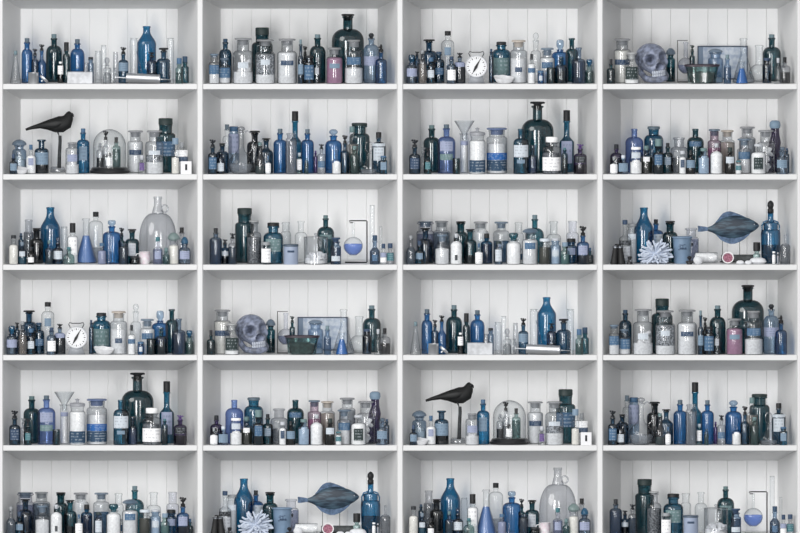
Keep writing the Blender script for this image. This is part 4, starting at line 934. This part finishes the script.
jar('F', 'white jar with dark domed lid and blue label', u2(178), 94, 284, 350, 90, 60, 'gb', st=('dome', 'gb', 90), lt=26, lab=(368, 406, 'bu', .65), fill=(356, 'wh'))
b('B', 'rounded teal bottle with dark neck and pale cork', u2(206), 108, 206, 230, 284, 32, 'tl', ('cork', 'gc'), sh=42)
b('F', 'dark-filled jar with pale lid right of white jars', u2(265), 68, 346, 362, 382, 54, 'cl', ('cap', 'pl', 60), fill=(398, 'ol', 's'), name='jar')
b('B', 'clear bottle with wide neck, behind the dark-filled jar', u2(318), 86, 242, 244, 320, 42, 'cl', None, lip=1.2, sh=26)
b('F', 'clear jar of white lumps with pale label', u2(328), 66, 344, 358, 384, 42, 'pb', ('cap', 'lg', 48), fill=(400, 'wh', 'c'), lab=(410, 450, 'pl', .6))
b('F', 'small pale teal bottle with blue stopper, right', u2(385), 54, 368, 392, 416, 30, 'pg', ('cap', 'lb', 34), fill=(440, 'gt', 's'))
b('M', 'short navy bottle with wide black lid', u2(422), 66, 346, 366, 386, 44, 'nv', ('cap', 'bk', 50), lab=(400, 440, 'la', .7))
b('B', 'faint tall clear bottle near the right side', u2(430), 74, 240, 242, 310, 48, 'lc', None, lip=1.1, sh=20)
b('F', 'cobalt bottle with tall black lobed stopper, right', u2(491), 74, 270, 326, 364, 26, 'cb', ('orn', 'bk'), lab=(386, 440, 'la', .7), fill=(446, 'bk', 's'), sh=20)
b('F', 'tiny teal green bottle, rightmost', u2(532), 40, 400, 420, 440, 20, 'tl', ('cork', 'bu'), name='vial', fill=(445, 'tg', 'l'))
place_cell(2, 2, 500)

# ================================================================ cell L
def opera(root, d):
    blk = plain('black_leatherette', (16, 17, 19), .6, noise=.3, nscale=120)
    h = hgt(400, d)
    for s in (-1, 1):
        M = Matrix.Translation((s * .019, 0, 0)) @ Matrix.Rotation(math.radians(s * -5), 4, 'Y')
        MB().lathe([(0, 0), (.019, 0), (.020, .003), (.019, .012), (.015, h * .55), (.013, h * .9), (.014, h), (0, h)], 20, mat=M).build('barrel', blk, root)
        MB().lathe([(0, h), (.0155, h), (.0155, h + .007), (.011, h + .008), (0, h + .006)], 18, mat=M).build('eyepiece', metal('dull_nickel', (120, 124, 130), .35), root)
    MB().box(-.022, .022, -.004, .004, h * .78, h * .86).build('bridge', metal('dull_nickel', (120, 124, 130), .35), root, smooth=False)
    MB().lathe([(0, h * .3), (.004, h * .3), (.004, h + .012), (.016, h + .013), (.016, h + .018), (0, h + .018)], 14).build('focus_wheel', blk, root)
obj_special('F', 'opera_glasses', 'opera glasses', 'black opera glasses standing upright at left end', 106, 82, opera, hd=.021)
def smallbk(root, d):
    MB().lathe([(0, 0), (.014, 0), (.015, .006), (.009, .016), (.007, .024), (.011, .034), (.011, .040), (0, .042)], 14).build('body', plain('black_metal', (30, 31, 35), .35), root)
    MB().ball((.006, -.008, .018), .007, seg=8).build('knob', metal('dull_nickel', (120, 124, 130), .35), root)
obj_special('F', 'black_finial', 'finial', 'little black turned finial beside the opera glasses', 176, 36, smallbk)
b('M', 'clear bottle with blue cap and black banded label', 148, 70, 236, 262, 320, 22, 'cl', ('cap', 'nb', 30), lab=[(356, 384, 'dk', .95), (390, 470, 'lg', .9)], shp='slope', sh=30)
b('M', 'clear jar with grey lid and pale label, left', 190, 56, 258, 272, 292, 46, 'cl', ('cap', 'gr', 52), name='jar', lab=(316, 350, 'pl', .8), fill=(350, 'lg'))
b('B', 'big blue bottle behind the white coral', 260, 118, 160, 162, 200, 44, 'bl', None, shp='slope', sh=100, lip=1.1)
b('B', 'cobalt corked bottle with white label behind coral', 331, 90, 232, 256, 294, 26, 'cb', ('cork', 'dk'), lab=(318, 400, 'pl', .9), sh=28)
def coral(root, d):
    rnd = random.Random(12); m = MB()
    c0 = Vector((0, 0, .03))
    n = 40; c0 = Vector((0, 0, .05))
    for k in range(n):
        z_ = -.9 + 1.85 * (k + .5) / n; t = k * 2.39996
        s = sqrt(max(0, 1 - z_ * z_))
        dr = Vector((s * cos(t) * 1.12, s * sin(t) * .62, z_ * .95))
        p1 = c0 + dr * rnd.uniform(.044, .056); p1.z = max(.007, p1.z)
        m.tube([c0, p1], [.0072, .0060], 8); m.ball(p1, .0062, seg=8)
        for f in range(2):
            sd = Vector((rnd.uniform(-1, 1), rnd.uniform(-.5, .5), rnd.uniform(-1, 1)))
            e = p1 + (dr + sd * .7).normalized() * rnd.uniform(.020, .032); e.z = max(.007, e.z)
            m.tube([p1, e], [.0058, .0050], 8); m.ball(e, .0052, seg=8)
    m.ball((0, 0, .045), .026, .016, .026)
    m.build('branches', plain('bleached_coral', (200, 209, 224), .7, bump=.4, nscale=150), root)
obj_special('F', 'branching_coral', 'coral', 'spiky white branching coral', 330, 218, coral, hd=.07, ww=215)
b('M', 'dark green bottle with flat black lip behind tin pot', 415, 90, 242, 252, 306, 42, 'dt', ('flat', 'bk', 58), sh=30)
def tinpot(root, d):
    R = 56 * K; h = hgt(334, d); mt = plain('pale_blue_enamel', (118, 142, 168), .4, noise=.08, nscale=20)
    MB().lathe([(0, 0), (R * .86, 0), (R * .88, .003), (R * .97, h * .93), (R * 1.08, h * .95), (R * 1.1, h * .98), (R * 1.06, h), (R * .94, h * .98), (R * .84, .006), (0, .006)], 36).build('body', mt, root)
    zc = hgt(400, d); m = MB(); Rz = R * .955
    def pt(x, z_): t = -pi / 2 + x / Rz; return (Rz * cos(t) * 1.0, Rz * sin(t) * 1.0, zc + z_)
    for st_ in ([(-.018, .010), (-.010, .012), (-.012, -.006), (-.017, -.010), (-.021, -.005)], [(-.003, .002), (-.008, 0), (-.007, -.006), (-.002, -.005), (-.002, .003), (0, -.006)], [(.003, .012), (.003, -.006), (.008, -.005), (.008, .001), (.004, .001)],
                [(.018, .002), (.013, 0), (.013, -.006), (.018, -.005), (.018, .003), (.021, -.006)], [(-.014, .017), (.0, .015), (.016, .018)]):
        m.tube([pt(*p) for p in st_], .0017, 6)
    m.build('lettering', solid('nb'), root)
obj_special('F', 'enamel_pot', 'pot', 'pale blue enamel pot with dark script lettering', 487, 118, tinpot)
b('B', 'lilac clear jar with flared lip behind enamel pot', 540, 90, 282, 284, 336, 56, 'lc', None, lip=1.3, name='jar', fill=(350, 'la', 'l'), lab=(368, 386, 'dk', .25))
def lob(root, d):
    MB().lathe([(0, 0), (.012, 0), (.014, .004), (.012, .012), (.005, .018), (.005, .024), (.012, .03), (.012, .038), (.004, .042), (0, .043)], 14).build('body', plain('black_metal', (30, 31, 35), .35), root)
    for s in (-1, 1): MB().ball((s * .012, -.002, .012), .007, seg=8).build('lobe', plain('black_metal', (30, 31, 35), .35), root)
obj_special('F', 'black_stopper', 'stopper', 'loose black lobed stopper standing before enamel pot', 530, 42, lob, hd=.016)
def egg(root, d, a=.024, h=.042):
    MB().lathe([(0, 0), (a * .5, .001), (a * .92, h * .25), (a, h * .5), (a * .85, h * .78), (a * .4, h * .96), (0, h)], 20, fy=.85).build('stone', plain('white_stone', (226, 228, 232), .6, noise=.06, nscale=40), root)
obj_special('F', 'white_stone', 'stone', 'upright pale oval stone right of the black stopper', 580, 52, egg)
def fish(root, d):
    def P(x, v): return ((x - 170) * K, hgt(v, d))
    y0 = 0
    secs = [(46, 290, 12), (70, 289, 20), (95, 286, 36), (130, 281, 54), (170, 278, 66), (210, 276, 68), (250, 274, 61), (290, 272, 46), (320, 271, 30), (338, 271, 17), (350, 270, 4)]
    vs_, fs_ = [], []; n = 20
    for x, vc, hh in secs:
        cx, cz = P(x, vc); th = .004 + .012 * (hh / 68) ** .8
        for k in range(n):
            t = 2 * pi * k / n; vs_.append((cx, th * sin(t), cz + hh * K * cos(t)))
    for j in range(len(secs) - 1):
        for k in range(n): fs_.append((j * n + k, j * n + (k + 1) % n, (j + 1) * n + (k + 1) % n, (j + 1) * n + k))
    fs_ += [tuple(range(n)), tuple(range((len(secs) - 1) * n, len(secs) * n))[::-1]]
    m, nn, out = newmat('flatfish_skin')
    p = nn.nodes.new('ShaderNodeBsdfPrincipled'); nn.links.new(p.outputs[0], out.inputs[0]); p.inputs['Roughness'].default_value = .45
    t = nn.nodes.new('ShaderNodeTexCoord'); mp = nn.nodes.new('ShaderNodeMapping'); mp.inputs['Scale'].default_value = (1, 1, 5); nn.links.new(t.outputs['Object'], mp.inputs[0])
    z = nn.nodes.new('ShaderNodeTexNoise'); z.inputs['Scale'].default_value = 14; z.inputs['Detail'].default_value = 4; nn.links.new(mp.outputs[0], z.inputs['Vector'])
    rr = nn.nodes.new('ShaderNodeValToRGB'); nn.links.new(z.outputs[0], rr.inputs[0])
    rr.color_ramp.elements[0].position = .42; rr.color_ramp.elements[0].color = lin((28, 44, 60)); rr.color_ramp.elements[1].position = .62; rr.color_ramp.elements[1].color = lin((70, 94, 110))
    nn.links.new(rr.outputs[0], p.inputs['Base Color'])
    MB().add(vs_, fs_).build('body', m, root)
    finm = plain('fin_blue', (84, 110, 142), .5, noise=.35, nscale=60, rgb2=(48, 74, 104))
    up = [(88, 252), (100, 240), (118, 215), (135, 196), (158, 186), (178, 184), (200, 190), (225, 199), (260, 214), (290, 232), (300, 240), (285, 250), (210, 225), (140, 235), (105, 255)]
    dn = [(90, 318), (105, 335), (125, 355), (150, 368), (178, 378), (205, 377), (235, 366), (262, 350), (290, 325), (300, 312), (280, 305), (210, 325), (130, 315)]
    MB().prism([P(*q) for q in up], -.0015, .0015).build('dorsal_fin', finm, root, smooth=False)
    MB().prism([P(*q) for q in dn], -.0015, .0015).build('anal_fin', finm, root, smooth=False)
    MB().prism([P(*q) for q in [(52, 281), (30, 275), (0, 271), (-14, 270), (-12, 290), (-14, 305), (5, 306), (30, 302), (52, 299)]], -.002, .002).build('tail_fin', finm, root, smooth=False)
    MB().prism([P(*q) for q in [(275, 275), (255, 262), (240, 268), (245, 282), (262, 288)]], -.018, -.0155).build('side_fin', m, root, smooth=False)
    ex, ez = P(322, 262); MB().ball((ex, -.0085, ez), .004, seg=10).build('eye', plain('pale_eye', (150, 160, 170), .2), root)
    for x in (133, 235):
        px_, pz = P(x, 350); MB().tube([(px_, 0, 0.004), (px_, 0, pz + .02)], .0014, 6).build('rod', solid('bk'), root)
        MB().lathe([(0, 0), (.014, 0), (.014, .004), (0, .005)], 12, mat=Matrix.Translation((px_, 0, 0))).build('foot', solid('bk'), root)
obj_special('M', 'mounted_fish', 'fish', 'blue grey flatfish held up on two thin rods', u2(170), 350, fish, hd=.02, d=.23, box=True, ww=60)
def lyjar(root, d):
    R = .026; M = Matrix.Translation((0, 0, R + .004)) @ Matrix.Rotation(math.radians(90), 4, 'Y')
    MB().lathe([(0, -.075), (R * .8, -.075), (R, -.068), (R, .035), (R * .9, .045)], 26, mat=M).build('body', glass('cl'), root)
    MB().lathe([(0, -.07), (R * .85, -.066), (R * .88, .02), (R * .5, .04), (0, .042)], 20, mat=M).build('cotton', powder('wh'), root)
obj_special('F', 'lying_jar', 'jar', 'clear jar of white cotton lying on its side', u2(52), 150, lyjar, hd=.028, box=True, d=.115)
def pinkdish(root, d):
    R = 35 * K; M = Matrix.Translation((0, 0, R + .001)) @ Matrix.Rotation(math.radians(68), 4, 'X') @ Matrix.Rotation(0, 4, 'Z')
    MB().lathe([(0, -.012), (R * .85, -.012), (R, 0), (R, .006), (R * .86, .006), (R * .8, -.004), (0, -.005)], 30, mat=M).build('rim', plain('white_china_plain', (234, 232, 234), .3), root)
    MB().lathe([(0, .001), (R * .6, .001), (R * .8, -.001), (R * .8, -.004), (0, -.0045)], 26, mat=M).build('disc', plain('dusky_rose', (104, 52, 72), .6, noise=.4, nscale=160, rgb2=(168, 112, 130)), root)
obj_special('F', 'round_dish', 'dish', 'white-rimmed round dish with mottled rose centre, tipped forward', u2(165), 72, pinkdish, hd=.02, d=.05)
def log(root, d):
    M = Matrix.Translation((0, 0, .021)) @ Matrix.Rotation(pi / 2, 4, 'Y')
    MB().lathe([(0, -.09), (.018, -.09), (.020, -.085), (.020, .085), (.018, .09), (0, .09)], 22, mat=M).build('rod', plain('grey_slate', (84, 88, 90), .7, noise=.25, nscale=40), root)
obj_special('M', 'stone_roller', 'roller', 'dark grey cylinder lying behind the white stones', u2(232), 190, log, hd=.021, d=.175, box=True)
b('M', 'small pale bottle with black cap left of blue decanter', u2(336), 44, 368, 420, 434, 24, 'pg', ('cap', 'bk', 42), fill=(440, 'wh'))
def stones(a, h): return lambda root, d: MB().lathe([(0, 0), (a * .7, .0005), (a, h * .35), (a * .8, h * .8), (a * .4, h), (0, h * .98)], 18, 2.6, .7, Matrix.Rotation(.15, 4, 'Z')).build('stone', plain('white_stone', (226, 228, 232), .6, noise=.06, nscale=40), root)
obj_special('F', 'white_stone', 'stone', 'flat white pebble, smallest in front of grey cylinder', u2(238), 50, stones(.021, .02), hd=.016)
obj_special('F', 'white_stone', 'stone', 'flat white pebble between two bigger neighbours', u2(286), 44, stones(.019, .019), hd=.014, d=.03)
obj_special('F', 'white_stone', 'stone', 'largest flat white stone before the blue decanter', u2(342), 108, stones(.045, .032), hd=.03)
def blued(root, d):
    R = 58 * K; r = 17 * K; hl = hgt(190, d); hs = hgt(262, d); zb = hgt(318, d)
    g = glass('bl')
    pr = [(0, 0), (R * .86, 0), (R * .93, .01), (R, zb * .6), (R, zb)] + [(r * 2.5 + (R - r * 2.5) * cos(t), zb + (hgt(292, d) - zb) * sin(t)) for t in [i * pi / 2 / 5 for i in range(1, 6)]] + [(r * 2.5, hs + .003), (r * 2.4, hs + .008), (r * 1.3, hs + .012), (r, hs + .02), (r, hl - .004), (r * 1.2, hl), (r * .8, hl)]
    MB().lathe(pr, 34).build('body', g, root)
    MB().lathe([(0, .004), (R * .84, .004), (R * .9, zb * .5), (R * .9, zb * .62), (0, zb * .62)], 24).build('liquid', liquid('tg'), root)
    zt = hgt(120, d)
    MB().lathe([(0, hl - .008), (r * .8, hl - .006), (r * 1.05, hl + .001), (r * 1.1, hl + .014), (r * .8, hl + .02), (r * 1.15, hl + .034), (r * 1.05, hl + .046), (r * .5, zt - .003), (0, zt)], 20).build('stopper', solid('bk'), root)
    for s in (-1, 1): MB().tube([(s * r, 0, hs + .02), (s * .036, 0, hs + .012), (s * .044, 0, hs - .008), (s * .043, 0, zb - .002)], .0038, 8).build('handle', g, root)
    MB().tube([(-r * 1.9, 0, hs - .006), (-.036, 0, hs + .002)], .004, 8).build('spout', solid('nb'), root)
obj_special('M', 'blue_decanter', 'decanter', 'tall blue two-handled decanter with black knobbed stopper', u2(418), 118, blued)
b('F', 'small white capped tube before the blue decanter', u2(437), 20, 422, 432, 440, 16, 'cl', ('cap', 'wh', 18), name='vial', fill=(440, 'wh'), lab=(444, 486, 'wh'))
b('F', 'thinnest clear tube right of the white capped one', u2(461), 12, 428, 436, 442, 8, 'gy', ('cap', 'lg', 10), name='vial', fill=(450, 'lg'))
b('F', 'clear grey bottle with slender neck, right end', u2(505), 60, 318, 320, 376, 12, 'gy', None, fill=(385, 'gr', 'l'), sh=20)
place_cell(2, 3, 500)
